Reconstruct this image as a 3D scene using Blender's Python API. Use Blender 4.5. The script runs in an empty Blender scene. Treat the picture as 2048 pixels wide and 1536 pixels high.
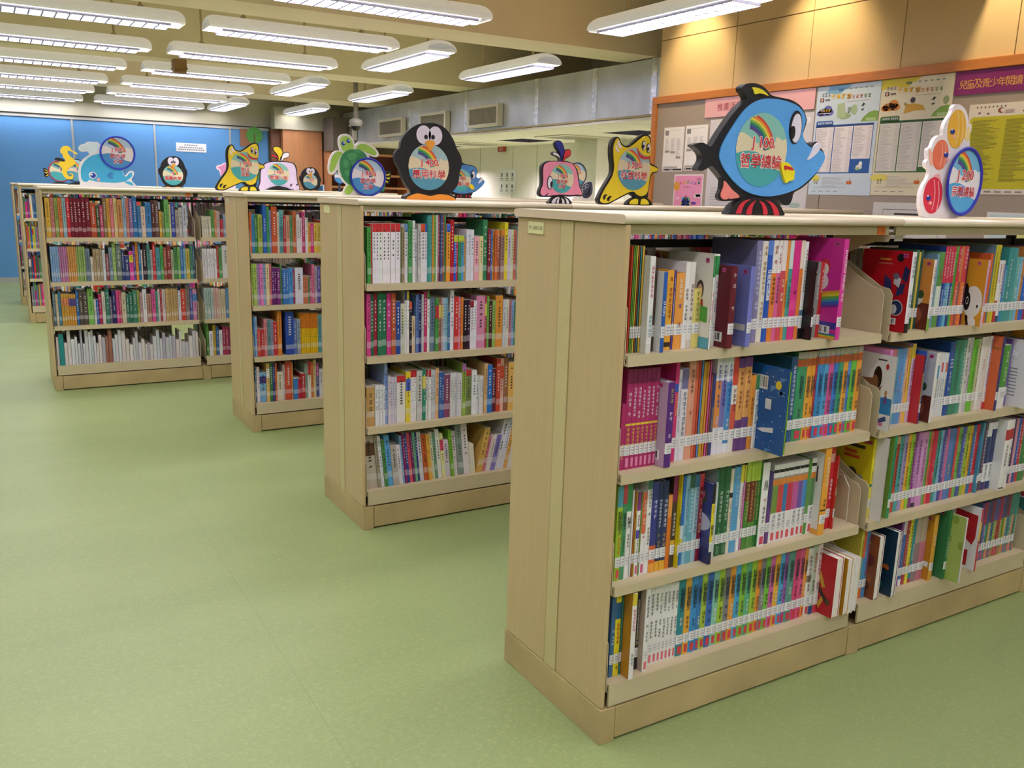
import bpy, bmesh, math, random
from mathutils import Vector, Matrix
random.seed(11)
S = bpy.context.scene
C = S.collection
# ---------------------------------------------------------------- camera
W_, H_ = 2048, 1536
CP = Vector((-1.1851, -1.503, 1.313)); YAW, PIT, ROL, FPX = math.radians(31.1248), math.radians(-12.3011), math.radians(1.6485), 1747.16
_f = Vector((math.sin(YAW)*math.cos(PIT), math.cos(YAW)*math.cos(PIT), math.sin(PIT)))
_r = Vector((math.cos(YAW), -math.sin(YAW), 0)); _u = _r.cross(_f)
_r2 = _r*math.cos(ROL)+_u*math.sin(ROL); _u2 = -_r*math.sin(ROL)+_u*math.cos(ROL)
cam = bpy.data.cameras.new('camera'); cam.sensor_width = 36; cam.lens = 36*FPX/W_; cam.clip_start = .05; cam.clip_end = 100
co = bpy.data.objects.new('camera', cam); C.objects.link(co)
M = Matrix((( _r2.x, _u2.x, -_f.x, CP.x), (_r2.y, _u2.y, -_f.y, CP.y), (_r2.z, _u2.z, -_f.z, CP.z), (0, 0, 0, 1)))
co.matrix_world = M
S.camera = co
# ---------------------------------------------------------------- world, exposure
w = bpy.data.worlds.new('world'); S.world = w; w.use_nodes = True
w.node_tree.nodes['Background'].inputs[0].default_value = (.9, .95, 1, 1); w.node_tree.nodes['Background'].inputs[1].default_value = .12
S.view_settings.view_transform = 'Standard'; S.view_settings.look = 'None'; S.view_settings.gamma = 1
S.view_settings.use_curve_mapping = False; S.view_settings.exposure = 0.6
LAMP = 13.0          # emission of the ceiling luminaires
# ---------------------------------------------------------------- measuring: photo ray -> plane
def hit(u, v, ax, val):
    d = _f+_r2*((u-1024)/FPX)-_u2*((v-768)/FPX)
    return CP+d*((val-CP[ax])/d[ax])
def xu(u, y, z):
    k = (u-1024)/FPX; d0 = Vector((-CP.x, y-CP.y, z-CP.z))
    return (k*d0.dot(_f)-d0.dot(_r2))/(_r2.x-k*_f.x)
# ---------------------------------------------------------------- materials
def lin(h):
    h = h.lstrip('#'); o = []
    for i in (0, 2, 4):
        c = int(h[i:i+2], 16)/255; o.append(c/12.92 if c <= .04045 else ((c+.055)/1.055)**2.4)
    return (*o, 1)
def mat(name, hexc, rough=.5, noise=0, scale=20, metal=0, stretch=None, spec=.5, bump=0, emit=0):
    m = bpy.data.materials.new(name); m.use_nodes = True; nt = m.node_tree; b = nt.nodes['Principled BSDF']
    b.inputs['Roughness'].default_value = rough; b.inputs['Metallic'].default_value = metal; b.inputs['Specular IOR Level'].default_value = spec
    c = lin(hexc); b.inputs['Base Color'].default_value = c
    if noise or bump:
        tc = nt.nodes.new('ShaderNodeTexCoord'); mp = nt.nodes.new('ShaderNodeMapping'); nt.links.new(tc.outputs['Object'], mp.inputs[0])
        if stretch: mp.inputs['Scale'].default_value = stretch
        n = nt.nodes.new('ShaderNodeTexNoise'); n.inputs['Scale'].default_value = scale; n.inputs['Detail'].default_value = 5
        nt.links.new(mp.outputs[0], n.inputs['Vector'])
        if noise:
            r = nt.nodes.new('ShaderNodeValToRGB'); r.color_ramp.elements[0].position = .3; r.color_ramp.elements[1].position = .7
            r.color_ramp.elements[0].color = (*[x*(1-noise) for x in c[:3]], 1); r.color_ramp.elements[1].color = (*[min(1, x*(1+noise)) for x in c[:3]], 1)
            nt.links.new(n.outputs['Fac'], r.inputs[0]); nt.links.new(r.outputs[0], b.inputs['Base Color'])
        if bump:
            bp = nt.nodes.new('ShaderNodeBump'); bp.inputs['Strength'].default_value = bump; bp.inputs['Distance'].default_value = .01
            nt.links.new(n.outputs['Fac'], bp.inputs['Height']); nt.links.new(bp.outputs[0], b.inputs['Normal'])
    if emit:
        b.inputs['Emission Color'].default_value = c; b.inputs['Emission Strength'].default_value = emit
    return m
def colmat(name, rough=.4, spec=.4):
    m = mat(name, 'ffffff', rough, spec=spec); nt = m.node_tree; a = nt.nodes.new('ShaderNodeVertexColor'); a.layer_name = 'Col'
    n = nt.nodes.new('ShaderNodeTexNoise'); n.inputs['Scale'].default_value = 60; mx = nt.nodes.new('ShaderNodeMix'); mx.data_type = 'RGBA'; mx.blend_type = 'MULTIPLY'
    mx.inputs['Factor'].default_value = .12
    nt.links.new(a.outputs['Color'], mx.inputs['A']); nt.links.new(n.outputs['Color'], mx.inputs['B']); nt.links.new(mx.outputs['Result'], nt.nodes['Principled BSDF'].inputs['Base Color'])
    return m
PRINT = colmat('printed_card'); GLOSS = colmat('glossy_cover', .28, .5); MATTE = colmat('painted_board', .55, .25)
_mc = {}
def flat(h, rough=.5):
    k = (h, rough)
    if k not in _mc: _mc[k] = mat('paint_'+h, h, rough, noise=.04, scale=40)
    return _mc[k]
WOOD = mat('maple_laminate', 'c9b182', .42, noise=.035, scale=9, stretch=(9, 9, .35))
STEEL = mat('beige_steel', 'cbbd98', .42, noise=.05, scale=6)
PLINTH = mat('scuffed_beige_plinth', 'bba674', .5, noise=.16, scale=5)
STRIP = mat('pale_green_strip', 'cbbd88', .45, noise=.02)
SLAB = mat('cream_top', 'ebdfc2', .3, noise=.03, scale=8)
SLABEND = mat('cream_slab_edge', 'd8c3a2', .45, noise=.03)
DARK = mat('dark_steel', '2a211b', .5, noise=.1)
PAPER = mat('page_edges', 'e9e4d8', .8, noise=.06, scale=90, stretch=(20, 1, 1))
STICK = mat('white_sticker', 'f1f0ee', .5)
# ---------------------------------------------------------------- mesh building
class MB:
    def __init__(s): s.v = []; s.f = []; s.c = []
    def quad(s, a, b, c, d, col='ffffff'): s.poly([a, b, c, d], col)
    def poly(s, pts, col='ffffff'):
        i = len(s.v); s.v += [tuple(p) for p in pts]; s.f.append(tuple(range(i, i+len(pts)))); s.c.append(col)
    def box(s, x0, x1, y0, y1, z0, z1, col='ffffff', front=None, top=None, skip=''):
        i = len(s.v)
        s.v += [(x0, y0, z0), (x1, y0, z0), (x1, y1, z0), (x0, y1, z0), (x0, y0, z1), (x1, y0, z1), (x1, y1, z1), (x0, y1, z1)]
        for k, q in zip('bftnlr', ((0, 3, 2, 1), (0, 1, 5, 4), (4, 5, 6, 7), (3, 7, 6, 2), (0, 4, 7, 3), (1, 2, 6, 5))):
            if k in skip: continue
            s.f.append(tuple(i+j for j in q)); s.c.append(front if (k == 'f' and front) else top if (k == 't' and top) else col)
    def prism(s, pts, y0, y1, col='ffffff', side=None):   # pts: (x,z) loop, extruded along y
        a = sum(p[0]*q[1]-q[0]*p[1] for p, q in zip(pts, pts[1:]+pts[:1]))
        if a < 0: pts = pts[::-1]
        n = len(pts); i = len(s.v)
        s.v += [(p[0], y0, p[1]) for p in pts]+[(p[0], y1, p[1]) for p in pts]
        s.f.append(tuple(range(i, i+n))); s.c.append(col)
        s.f.append(tuple(range(i+2*n-1, i+n-1, -1))); s.c.append(side or col)
        for k in range(n):
            l = (k+1) % n; s.f.append((i+k, i+n+k, i+n+l, i+l)); s.c.append(side or col)
    def tube(s, p, q, r, n=10, col='ffffff'):
        p, q = Vector(p), Vector(q); d = (q-p).normalized(); a = d.orthogonal().normalized(); b = d.cross(a); i = len(s.v)
        for e in (p, q):
            for k in range(n):
                t = 2*math.pi*k/n; s.v.append(tuple(e+a*(r*math.cos(t))+b*(r*math.sin(t))))
        for k in range(n):
            l = (k+1) % n; s.f.append((i+k, i+l, i+n+l, i+n+k)); s.c.append(col)
        s.f.append(tuple(range(i+n-1, i-1, -1))); s.c.append(col); s.f.append(tuple(range(i+n, i+2*n))); s.c.append(col)
    def lathe(s, prof, c, n=20, col='ffffff'):   # prof: (r,z)
        i = len(s.v)
        for r, z in prof:
            for k in range(n):
                t = 2*math.pi*k/n; s.v.append((c[0]+r*math.cos(t), c[1]+r*math.sin(t), c[2]+z))
        for j in range(len(prof)-1):
            for k in range(n):
                l = (k+1) % n; s.f.append((i+j*n+k, i+j*n+l, i+j*n+n+l, i+j*n+n+k)); s.c.append(col)
    def mesh(s, name):
        m = bpy.data.meshes.new(name); m.from_pydata(s.v, [], s.f)
        if any(c != 'ffffff' for c in s.c):
            at = m.color_attributes.new('Col', 'FLOAT_COLOR', 'CORNER'); buf = []; cc = {}
            for c, f in zip(s.c, s.f):
                if c not in cc: cc[c] = lin(c)
                buf += list(cc[c])*len(f)
            at.data.foreach_set('color', buf)
        m.update(); return m
    def build(s, name, material, parent=None, smooth=False, bevel=0):
        m = s.mesh(name); m.materials.append(material); o = bpy.data.objects.new(name, m); C.objects.link(o)
        if parent: o.parent = parent
        if smooth:
            for p in m.polygons: p.use_smooth = True
        if bevel:
            b = o.modifiers.new('bevel', 'BEVEL'); b.width = bevel; b.segments = 2; b.limit_method = 'ANGLE'
        return o
def empty(name, loc=(0, 0, 0), rz=0):
    o = bpy.data.objects.new(name, None); C.objects.link(o); o.location = loc; o.rotation_euler = (0, 0, rz); o.empty_display_size = .05; return o
USED = set()
def tag(o, label, cat, group=None):
    o['label'] = label; o['category'] = cat
    if group: o['group'] = group
    if label in USED and not group: print('DUP LABEL', label)
    USED.add(label); return o
def struct(o): o['kind'] = 'structure'; return o
def meshobj(name, me, parent, material=None, loc=(0, 0, 0), scale=(1, 1, 1), rot=(0, 0, 0)):
    o = bpy.data.objects.new(name, me); C.objects.link(o); o.parent = parent; o.location = loc; o.scale = scale; o.rotation_euler = rot
    if material:
        o.material_slots[0].link = 'OBJECT'; o.material_slots[0].material = material
    return o
_tx = {}
_tc = bpy.data.curves.new('lettering', 'FONT'); _to = bpy.data.objects.new('lettering_source', _tc); C.objects.link(_to)
def text_mesh(body, off=0, line=1.0, res=2):
    k = (body, off, line, res)
    if k not in _tx:
        _tc.body = body; _tc.offset = off; _tc.resolution_u = res; _tc.align_x = 'CENTER'; _tc.align_y = 'CENTER'; _tc.space_line = line
        _tc.extrude = 0
        dg = bpy.context.evaluated_depsgraph_get(); dg.update()
        m = bpy.data.meshes.new_from_object(_to.evaluated_get(dg)); m.name = 'lettering'
        xs = [v.co.x for v in m.vertices] or [0]; ys = [v.co.y for v in m.vertices] or [0]
        cx, cy = (min(xs)+max(xs))/2, (min(ys)+max(ys))/2
        for v in m.vertices: v.co.x -= cx; v.co.y -= cy
        m.materials.clear(); m.materials.append(STICK)
        _tx[k] = (m, max(xs)-min(xs), max(ys)-min(ys))
    return _tx[k]
HP = math.pi/2
def text(parent, body, material, loc, h=None, w=None, rot=(HP, 0, 0), off=0, name='lettering', line=1.0, roll=0, res=2):
    """lettering scaled so that its height (and width) fit h, w"""
    m, tw, th = text_mesh(body, off, line, res)
    s = min([x for x in ((h/th if h else None), (w/tw if w else None)) if x])
    o = meshobj(name, m, parent, material, loc, (s, s, s), rot)
    if roll: o.rotation_euler = (Matrix.Rotation(rot[2], 3, 'Z') @ Matrix.Rotation(rot[0], 3, 'X') @ Matrix.Rotation(roll, 3, 'Z')).to_euler()
    return o
def smooth_loop(pts, n=4):
    out = []; L = len(pts)
    for i in range(L):
        p0, p1, p2, p3 = (Vector(pts[(i+k) % L]) for k in (-1, 0, 1, 2))
        for j in range(n):
            t = j/n; out.append(tuple(.5*((2*p1)+(p2-p0)*t+(2*p0-5*p1+4*p2-p3)*t*t+(3*p1-p0-3*p2+p3)*t**3)))
    return out
def inset(pts, d):
    a = sum(p[0]*q[1]-q[0]*p[1] for p, q in zip(pts, pts[1:]+pts[:1])); sg = 1 if a > 0 else -1; out = []
    for i, p in enumerate(pts):
        a, b = Vector(pts[i-1]), Vector(pts[(i+1) % len(pts)]); t = (b-a)
        if t.length < 1e-9: continue
        t.normalize(); n = Vector((-t.y, t.x))*sg; out.append((p[0]+n.x*d, p[1]+n.y*d))
    return out
def ellipse(cx, cz, rx, rz, n=28, rot=0):
    o = []
    for k in range(n):
        t = 2*math.pi*k/n; a, b = rx*math.cos(t), rz*math.sin(t); o.append((cx+a*math.cos(rot)-b*math.sin(rot), cz+a*math.sin(rot)+b*math.cos(rot)))
    return o
# ---------------------------------------------------------------- room shell
FARY, WALLX, BEAMZ, CEIL = 11.57, 3.10, 2.40, 2.85
def floor_mat():
    m = mat('green_vinyl', '9fb37f', .42, spec=.55); nt = m.node_tree; b = nt.nodes['Principled BSDF']
    tc = nt.nodes.new('ShaderNodeTexCoord')
    def noise(scale, det, rough=.6, stretch=(1, 1, 1)):
        mp = nt.nodes.new('ShaderNodeMapping'); mp.inputs['Scale'].default_value = stretch; nt.links.new(tc.outputs['Object'], mp.inputs[0])
        n = nt.nodes.new('ShaderNodeTexNoise'); n.inputs['Scale'].default_value = scale; n.inputs['Detail'].default_value = det; n.inputs['Roughness'].default_value = rough
        nt.links.new(mp.outputs[0], n.inputs['Vector']); return n
    def ramp(n, p0, c0, p1, c1):
        r = nt.nodes.new('ShaderNodeValToRGB'); e = r.color_ramp.elements; e[0].position = p0; e[0].color = c0; e[1].position = p1; e[1].color = c1
        nt.links.new(n.outputs['Fac'], r.inputs[0]); return r
    a = ramp(noise(1.1, 6, .6, (.5, 1.6, 1)), .3, lin('80915a'), .7, lin('8f9f67'))
    f1 = ramp(noise(95, 4, .65, (.5, 1.6, 1)), .52, (0, 0, 0, 1), .68, (.38, .38, .38, 1))
    f2 = ramp(noise(90, 4, .65, (1.6, .5, 1)), .54, (0, 0, 0, 1), .7, (.38, .38, .38, 1))
    def mix(fac, A, Bc):
        x = nt.nodes.new('ShaderNodeMix'); x.data_type = 'RGBA'; nt.links.new(fac.outputs[0], x.inputs['Factor']); nt.links.new(A, x.inputs['A']); x.inputs['B'].default_value = Bc; return x.outputs['Result']
    c = mix(f1, a.outputs[0], lin('adb67e')); c = mix(f2, c, lin('a6af77'))
    br = nt.nodes.new('ShaderNodeTexBrick'); br.offset = 0; br.inputs['Scale'].default_value = 1; br.inputs['Brick Width'].default_value = 1.83; br.inputs['Row Height'].default_value = 3.4
    br.inputs['Mortar Size'].default_value = .0016; br.inputs['Mortar Smooth'].default_value = .3
    mp = nt.nodes.new('ShaderNodeMapping'); mp.inputs['Location'].default_value = (.55, 1.3, 0); nt.links.new(tc.outputs['Object'], mp.inputs[0]); nt.links.new(mp.outputs[0], br.inputs['Vector'])
    m3 = nt.nodes.new('ShaderNodeMath'); m3.operation = 'MULTIPLY'; m3.inputs[1].default_value = .3; nt.links.new(br.outputs['Fac'], m3.inputs[0])
    c = mix(m3, c, lin('66784e')); nt.links.new(c, b.inputs['Base Color'])
    bp = nt.nodes.new('ShaderNodeBump'); bp.inputs['Strength'].default_value = .15; bp.inputs['Distance'].default_value = .002
    nt.links.new(f1.outputs[0], bp.inputs['Height']); nt.links.new(bp.outputs[0], b.inputs['Normal'])
    return m
def slab(name, x0, x1, y0, y1, z0, z1, m, parent=None):
    b = MB(); b.box(x0, x1, y0, y1, z0, z1); o = b.build(name, m, parent)
    return struct(o) if not parent else o
CREAMC = mat('cream_ceiling_paint', 'f2e4c4', .85, noise=.03, scale=3)
BEAMM = mat('cream_beam_paint', 'f3e6c8', .85, noise=.03, scale=3)
slab('floor', -6.5, 5.2, -5, FARY+.1, -.1, 0, floor_mat())
slab('ceiling', -6.5, 5.2, -5, FARY+.1, CEIL, CEIL+.1, CREAMC)
for i, (y0, y1) in enumerate(((4.2, 4.62), (7.12, 7.58), (9.62, 10.2), (1.2, 1.62), (-1.8, -1.38))):
    slab('trim_%d' % (i+1), -6.5, 4.94, y0, y1, BEAMZ, CEIL, BEAMM)
GREYW = mat('grey_green_paint', 'b9b79f', .8, noise=.02, scale=3)
BLUEW = mat('blue_fabric_panel', '5a94c8', .8, noise=.05, scale=120)
slab('wall_far', -6.5, 5.2, FARY, FARY+.1, 0, CEIL, GREYW)
b = MB()
xs = [-6.4, -5.08, -4.08, -3.08, -2.08, -1.08, -.08, .92, 1.92, 2.47]
for a, c in zip(xs, xs[1:]): b.box(a+.012, c-.012, FARY-.04, FARY-.005, .07, 2.09)
panels = struct(b.build('wall_far_panels', BLUEW))
b = MB()
for a in xs[1:-1]: b.box(a-.012, a+.012, FARY-.046, FARY-.005, .07, 2.09)
b.box(-6.4, 2.47, FARY-.05, FARY-.005, 2.09, 2.125); b.box(-6.4, 2.47, FARY-.05, FARY-.005, 0, .07)
struct(b.build('trim_6', mat('aluminium_trim', 'b4b7b0', .4, noise=.05, metal=.3)))
b = MB(); b.box(-6.4, 2.5, FARY-.055, FARY-.005, 2.125, 2.14); struct(b.build('trim_7', DARK))
slab('wall_left', -6.6, -6.5, -5, FARY+.1, 0, CEIL, GREYW)
slab('wall_back', -6.5, 5.2, -5.1, -5, 0, CEIL, GREYW)
# right wall with fabric panels
FAB = mat('warm_fabric_panel', 'd8be92', .85, noise=.05, scale=140)
slab('wall_right', WALLX+.02, WALLX+.2, -5, 3.66, 0, CEIL, mat('wall_core', 'a08c66', .9, noise=.02))
b = MB()
ys = [3.66, 2.915, 2.296, 1.676, 1.06, .44, -.2, -.82, -1.44, -2.06, -2.7, -3.3, -4.0, -4.9]
for z0, z1 in ((0, 1.0), (1.004, 2.405), (2.41, CEIL)):
    for a, c in zip(ys, ys[1:]): b.box(WALLX, WALLX+.02, c+.002, a-.002, z0, z1)
struct(b.build('wall_right_panels', FAB, bevel=.002))
# annexe behind the duct: white wall, low ceiling, pillar
WHITE = mat('white_wall_paint', 'eeebe4', .7, noise=.02, scale=3)
slab('wall_annexe', 4.95, 5.1, 3.66, FARY, 0, CEIL, WHITE)
b = MB()
for y in (10.6, 9.7, 8.8, 8.2): b.box(4.946, 4.951, y-.006, y+.006, 0, 1.95)
struct(b.build('trim_8', mat('wall_joint', 'c4c6ba', .7, noise=.02)))
slab('wall_annexe_end', 3.3, 5.1, 3.56, 3.66, 0, CEIL, WHITE)
slab('trim_9', 4.55, 4.95, 6.37, 6.79, 0, 1.945, mat('white_pillar', 'f2f0e6', .6, noise=.01))
b = MB(); yy = 3.66
for y in (5.5, 7.6, 9.9): b.box(3.505, 4.95, yy, y-.3, 1.925, 1.947); b.box(3.505, 4.17, y-.3, y+.3, 1.925, 1.947); b.box(4.63, 4.95, y-.3, y+.3, 1.925, 1.947); yy = y+.3  # openings left for the added hidden lights
b.box(3.505, 4.95, yy, FARY-.01, 1.925, 1.947); struct(b.build('ceiling_annexe', mat('ceiling_tile', 'ece6d8', .75, noise=.06, scale=4)))
# orange wood panel and bulkhead beside the blue wall
ORANGE = mat('orange_veneer', 'c4885a', .5, noise=.08, scale=6, stretch=(6, 6, .6))
slab('trim_10', 2.62, 3.2, FARY-.22, FARY-.05, 0, 2.12, ORANGE)
slab('trim_11', 2.48, 2.62, FARY-.12, FARY-.05, 0, 2.12, mat('brown_veneer', '7a4f36', .5, noise=.08))
slab('trim_12', 2.5, 3.48, FARY-.25, FARY-.05, 2.12, 2.42, GREYW)
slab('trim_13', 3.2, 3.6, FARY-.7, FARY-.3, 1.84, 2.3, mat('grey_brown_bulkhead', '6a6055', .7, noise=.04))
# ---------------------------------------------------------------- wooden display shelf by the orange panel
t = tag(empty('bookshelf', (3.85, FARY-.45, 0)), 'tall orange wood shelf unit standing open beside the orange wall panel', 'shelf')
for x in (-.62, .6):
    b = MB(); b.box(x, x+.03, 0, .38, 0, 1.84); b.build('side_panel', ORANGE, t)
b = MB(); b.box(-.59, .6, .36, .38, 0, 1.84); b.build('back_panel', mat('dark_red_wood', '6b3622', .6, noise=.08, scale=5), t)
for z in (.1, .48, .9, 1.32, 1.5, 1.8):
    b = MB(); b.box(-.59, .6, 0, .36, z, z+.03); b.build('shelf', ORANGE, t)
# ---------------------------------------------------------------- foil duct with grilles
FOIL = mat('foil_wrap', 'c6cacd', .34, noise=.16, scale=3, metal=.4, stretch=(1, 1.1, .8), bump=.7)
BFOIL = mat('bright_foil', 'd5d9de', .25, noise=.25, scale=14, metal=.75, bump=1.0)
t = tag(empty('air_duct', (3.5, 3.66, 1.95)), 'silver foil wrapped air duct running under the ceiling beams', 'air duct')
b = MB(); b.box(0, .55, .02, FARY-.1-3.66, 0, .44); d = b.build('duct_body', FOIL, t)
for y in (5.0, 5.95, 4.2, 7.4, 8.9):
    b = MB(); b.box(-.003, .553, y-3.66-.035, y-3.66+.035, -.003, .443); b.build('tape_seam', BFOIL, t)
b = MB()
for k in range(9): b.tube((-.008, .05+k*.5, .006+.003*(k % 3)), (-.008, .05+k*.5+.5, .006), .008, 6)
b.build('edge_tape', mat('yellowed_tape', 'b9a781', .5, noise=.1), t)
GRL = mat('white_grille_frame', 'e2ddca', .5, noise=.03); GRD = mat('grille_core', 'b3ad9c', .6, noise=.05)
for (y0, y1), lb in zip(((9.0, 9.76), (7.78, 8.48), (6.58, 7.24), (10.7, 11.45)), ('left of the penguin sign', 'partly behind the black penguin sign', 'nearest and rightmost', 'farthest, behind the turtle sign')):
    g = tag(empty('air_grille', (3.452, (y0+y1)/2, 1.99)), 'white framed slatted air grille on foil duct, '+lb, 'air grille', 'air grilles on the foil duct')
    hw = (y1-y0)/2; b = MB()
    b.box(-.02, .04, -hw, hw, 0, .03); b.box(-.02, .04, -hw, hw, .19, .22); b.box(-.02, .04, -hw, -hw+.035, .03, .19); b.box(-.02, .04, hw-.035, hw, .03, .19); b.build('frame', GRL, g)
    b = MB(); b.box(.02, .03, -hw+.035, hw-.035, .03, .19); b.build('core', mat('grille_dark', '4c4a44', .7, noise=.05), g)
    b = MB(); n = 26
    for k in range(n):
        y = -hw+.045+(2*hw-.09)*k/(n-1); b.box(-.012, .02, y-.0045, y+.0045, .03, .19)
    b.build('slats', GRD, g)
# ---------------------------------------------------------------- luminaires
EMIT = mat('lit_louvre', 'f7f8ff', .5, noise=.01); nt = EMIT.node_tree
bs = nt.nodes['Principled BSDF']; bs.inputs['Emission Color'].default_value = (.98, .93, .985, 1); bs.inputs['Emission Strength'].default_value = LAMP
HOUS = mat('luminaire_shell_added_glow', 'e6e3dc', .45, noise=.02, emit=.2); BLADE = mat('louvre_blade', 'a9abc6', .35, noise=.02); ROD = mat('cream_rod', 'b7a47a', .5, noise=.05)  # shell emission is an added glow that brightens ceiling and beams
LZ, LL = 2.32, 1.16
def make_lum():
    t = empty('ceiling_luminaire')
    b = MB(); prof = []
    for k in range(15):   # rounded shell section (y,z)
        a = math.pi*k/14; prof.append((-.125*math.cos(a)*(1 if 0 else 1), .012+.078*math.sin(a)**.8))
    prof = [(-.105, 0)]+prof+[(.105, 0)]
    secs = []
    n = 7
    for k in range(n):
        a = HP*k/(n-1); secs.append((-LL/2-.03-.06*math.cos(a)+.0, .62+.38*math.sin(a)))
    secs = secs+[(-x, s) for x, s in reversed(secs)]
    i0 = 0
    for x, s in secs:
        for y, z in prof: b.v.append((x, y*(.8+.2*s), z*s))
    m = len(prof)
    for k in range(len(secs)-1):
        for j in range(m-1): b.f.append((k*m+j, k*m+j+1, (k+1)*m+j+1, (k+1)*m+j)); b.c.append('ffffff')
    b.f.append(tuple(range(m))); b.c.append('ffffff'); b.f.append(tuple(range(len(secs)*m-1, (len(secs)-1)*m-1, -1))); b.c.append('ffffff')
    b.build('housing', HOUS, t, smooth=True)
    b = MB(); b.quad((-LL/2, -.098, .004), (-LL/2, .098, .004), (LL/2, .098, .004), (LL/2, -.098, .004)); b.build('diffuser', EMIT, t)
    b = MB()
    for k in range(1, 16): x = -LL/2+LL*k/16; b.box(x-.005, x+.005, -.098, .098, -.02, 0)
    b.box(-LL/2, LL/2, -.004, .004, -.02, 0)
    for y in (-.101, .098): b.box(-LL/2, LL/2, y, y+.003, -.018, 0)
    b.box(-LL/2-.003, -LL/2, -.101, .101, -.018, 0); b.box(LL/2, LL/2+.003, -.101, .101, -.018, 0)
    b.build('louvre', BLADE, t)
    for x in (-.42, .42):
        b = MB(); b.tube((x, 0, .08), (x, 0, CEIL-LZ), .009, 8); b.lathe([(.02, .085), (.02, .1), (.009, .11)], (x, 0, 0), 10); b.build('rod', ROD, t)
    return t
def dup(root, loc, rz, label, group=None):
    r = root.copy(); C.objects.link(r); r.location = loc; r.rotation_euler = (0, 0, rz); r['label'] = label
    if group: r['group'] = group
    for ch in list(root.children):
        c = ch.copy(); C.objects.link(c); c.parent = r
        for g in ch.children: d = g.copy(); C.objects.link(d); d.parent = c
    return r
lum0 = make_lum(); tag(lum0, 'long white louvred ceiling light hung in front of the first beam, over the aisle', 'ceiling light', 'ceiling lights'); lum0['group'] = 'ceiling lights'
ordn = ['nearest', 'second', 'third', 'fourth', 'fifth', 'sixth', 'farthest']
lev = [3.35, 4.72, 6.02, 7.36, 8.72, 9.95, 11.25]
lum0.location = (.86, lev[0]+.1, LZ); lum0['label'] = 'long white louvred light hung lengthwise at the top edge, nearest of the middle column'
for i, y in enumerate(lev[1:]):
    dup(lum0, (.86, y+.1, LZ), 0, 'white louvred light hung lengthwise, %s from the front in the middle column' % ordn[i+1])
for i, y in enumerate(lev[1:]):
    dup(lum0, (-.62, y+.13, LZ), 0, 'white louvred light hung lengthwise at the left edge, %s in the left column' % ('nearest' if i == 0 else ordn[i] if i < 5 else 'farthest'))
for x, y, lb in ((2.3, 2.62, 'largest of the crosswise lights, in front of the tan fabric wall'), (1.84, 5.3, 'nearest crosswise light of the left pair column, before the first beam bay'), (2.78, 5.3, 'crosswise light nearest the foil duct, below the first beam'),
                 (2.72, 8.0, 'crosswise light above the black penguin sign, beside the dome camera pole'), (1.8, 7.98, 'crosswise light above the wooden wall, beyond the second beam'), (2.72, 10.6, 'farthest crosswise light near the orange wall panel'), (1.72, 10.75, 'farthest crosswise light in front of the blue wall')):
    dup(lum0, (x, y, LZ), HP, 'white louvred light, '+lb)
for i, (x, y, r) in enumerate([(.86, 1.9, 0), (.86, .55, 0), (-.62, 3.5, 0), (-.62, 1.9, 0), (-.62, .55, 0), (-2.1, 3.5, 0), (-2.1, 1.9, 0), (-2.1, .55, 0), (-2.1, 4.85, 0), (-2.1, 6.15, 0), (-2.1, 7.5, 0), (-2.1, 8.85, 0), (2.3, -.2, HP), (-2.1, -2.1, 0), (-2.1, -3.5, 0), (.86, -.75, 0), (-.62, -.75, 0), (-2.1, -.75, 0), (.86, -2.1, 0), (-.62, -2.1, 0), (2.3, -2.6, HP), (.86, -3.5, 0), (-.62, -3.5, 0), (-3.6, 2.1, 0), (-3.6, 4.85, 0), (-3.6, 7.5, 0), (-3.6, 10.1, 0)]):
    dup(lum0, (x, y, LZ), r, 'white louvred ceiling light in the rest of the grid, outside the picture', 'ceiling lights outside the picture')
FILLGLOW = mat('added_fill_glow', 'fff0f6', .5, emit=110)  # emission of the added annexe fill lights
# low annexe ceiling: air diffusers, then added hidden lights
for y, lb in ((8.75, 'farther'), (6.55, 'nearer')):
    t = tag(empty('ceiling_diffuser', (4.35, y, 1.914)), 'square flush air diffuser in the low white ceiling, %s one' % lb, 'air vent')
    b = MB(); b.box(-.3, .3, -.3, .3, 0, .009); b.build('frame', GRL, t)
    b = MB()
    for k in range(1, 5): r = .27-.05*k; b.box(-r, r, -r, r, -.004*k, -.004*(k-1)) if k % 2 else b.box(-r, r, -r, r, -.004*k, -.004*(k-1))
    b.build('cone', GRD, t)
for y, lb in ((5.5, 'nearest'), (7.6, 'middle'), (9.9, 'farthest')):  # added lights, out of the camera's sight, brightening the white annexe wall
    t = tag(empty('added_fill_light', (4.4, y, 1.948)), 'added fill light hidden above the low white ceiling beyond the duct, %s of three' % lb, 'ceiling light')
    b = MB()
    for a in ((-.229, .229, -.299, -.289), (-.229, .229, .289, .299), (-.229, -.219, -.289, .289), (.219, .229, -.289, .289)): b.box(*a, -.0225, .4)
    b.box(-.229, .229, -.299, .299, .4, .41); b.build('housing', mat('dark_baffle', '080808', .9, noise=.02, spec=0), t)
    b = MB(); b.quad((-.215, -.285, .39), (-.215, .285, .39), (.215, .285, .39), (.215, -.285, .39)); b.build('diffuser', FILLGLOW, t)
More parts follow.
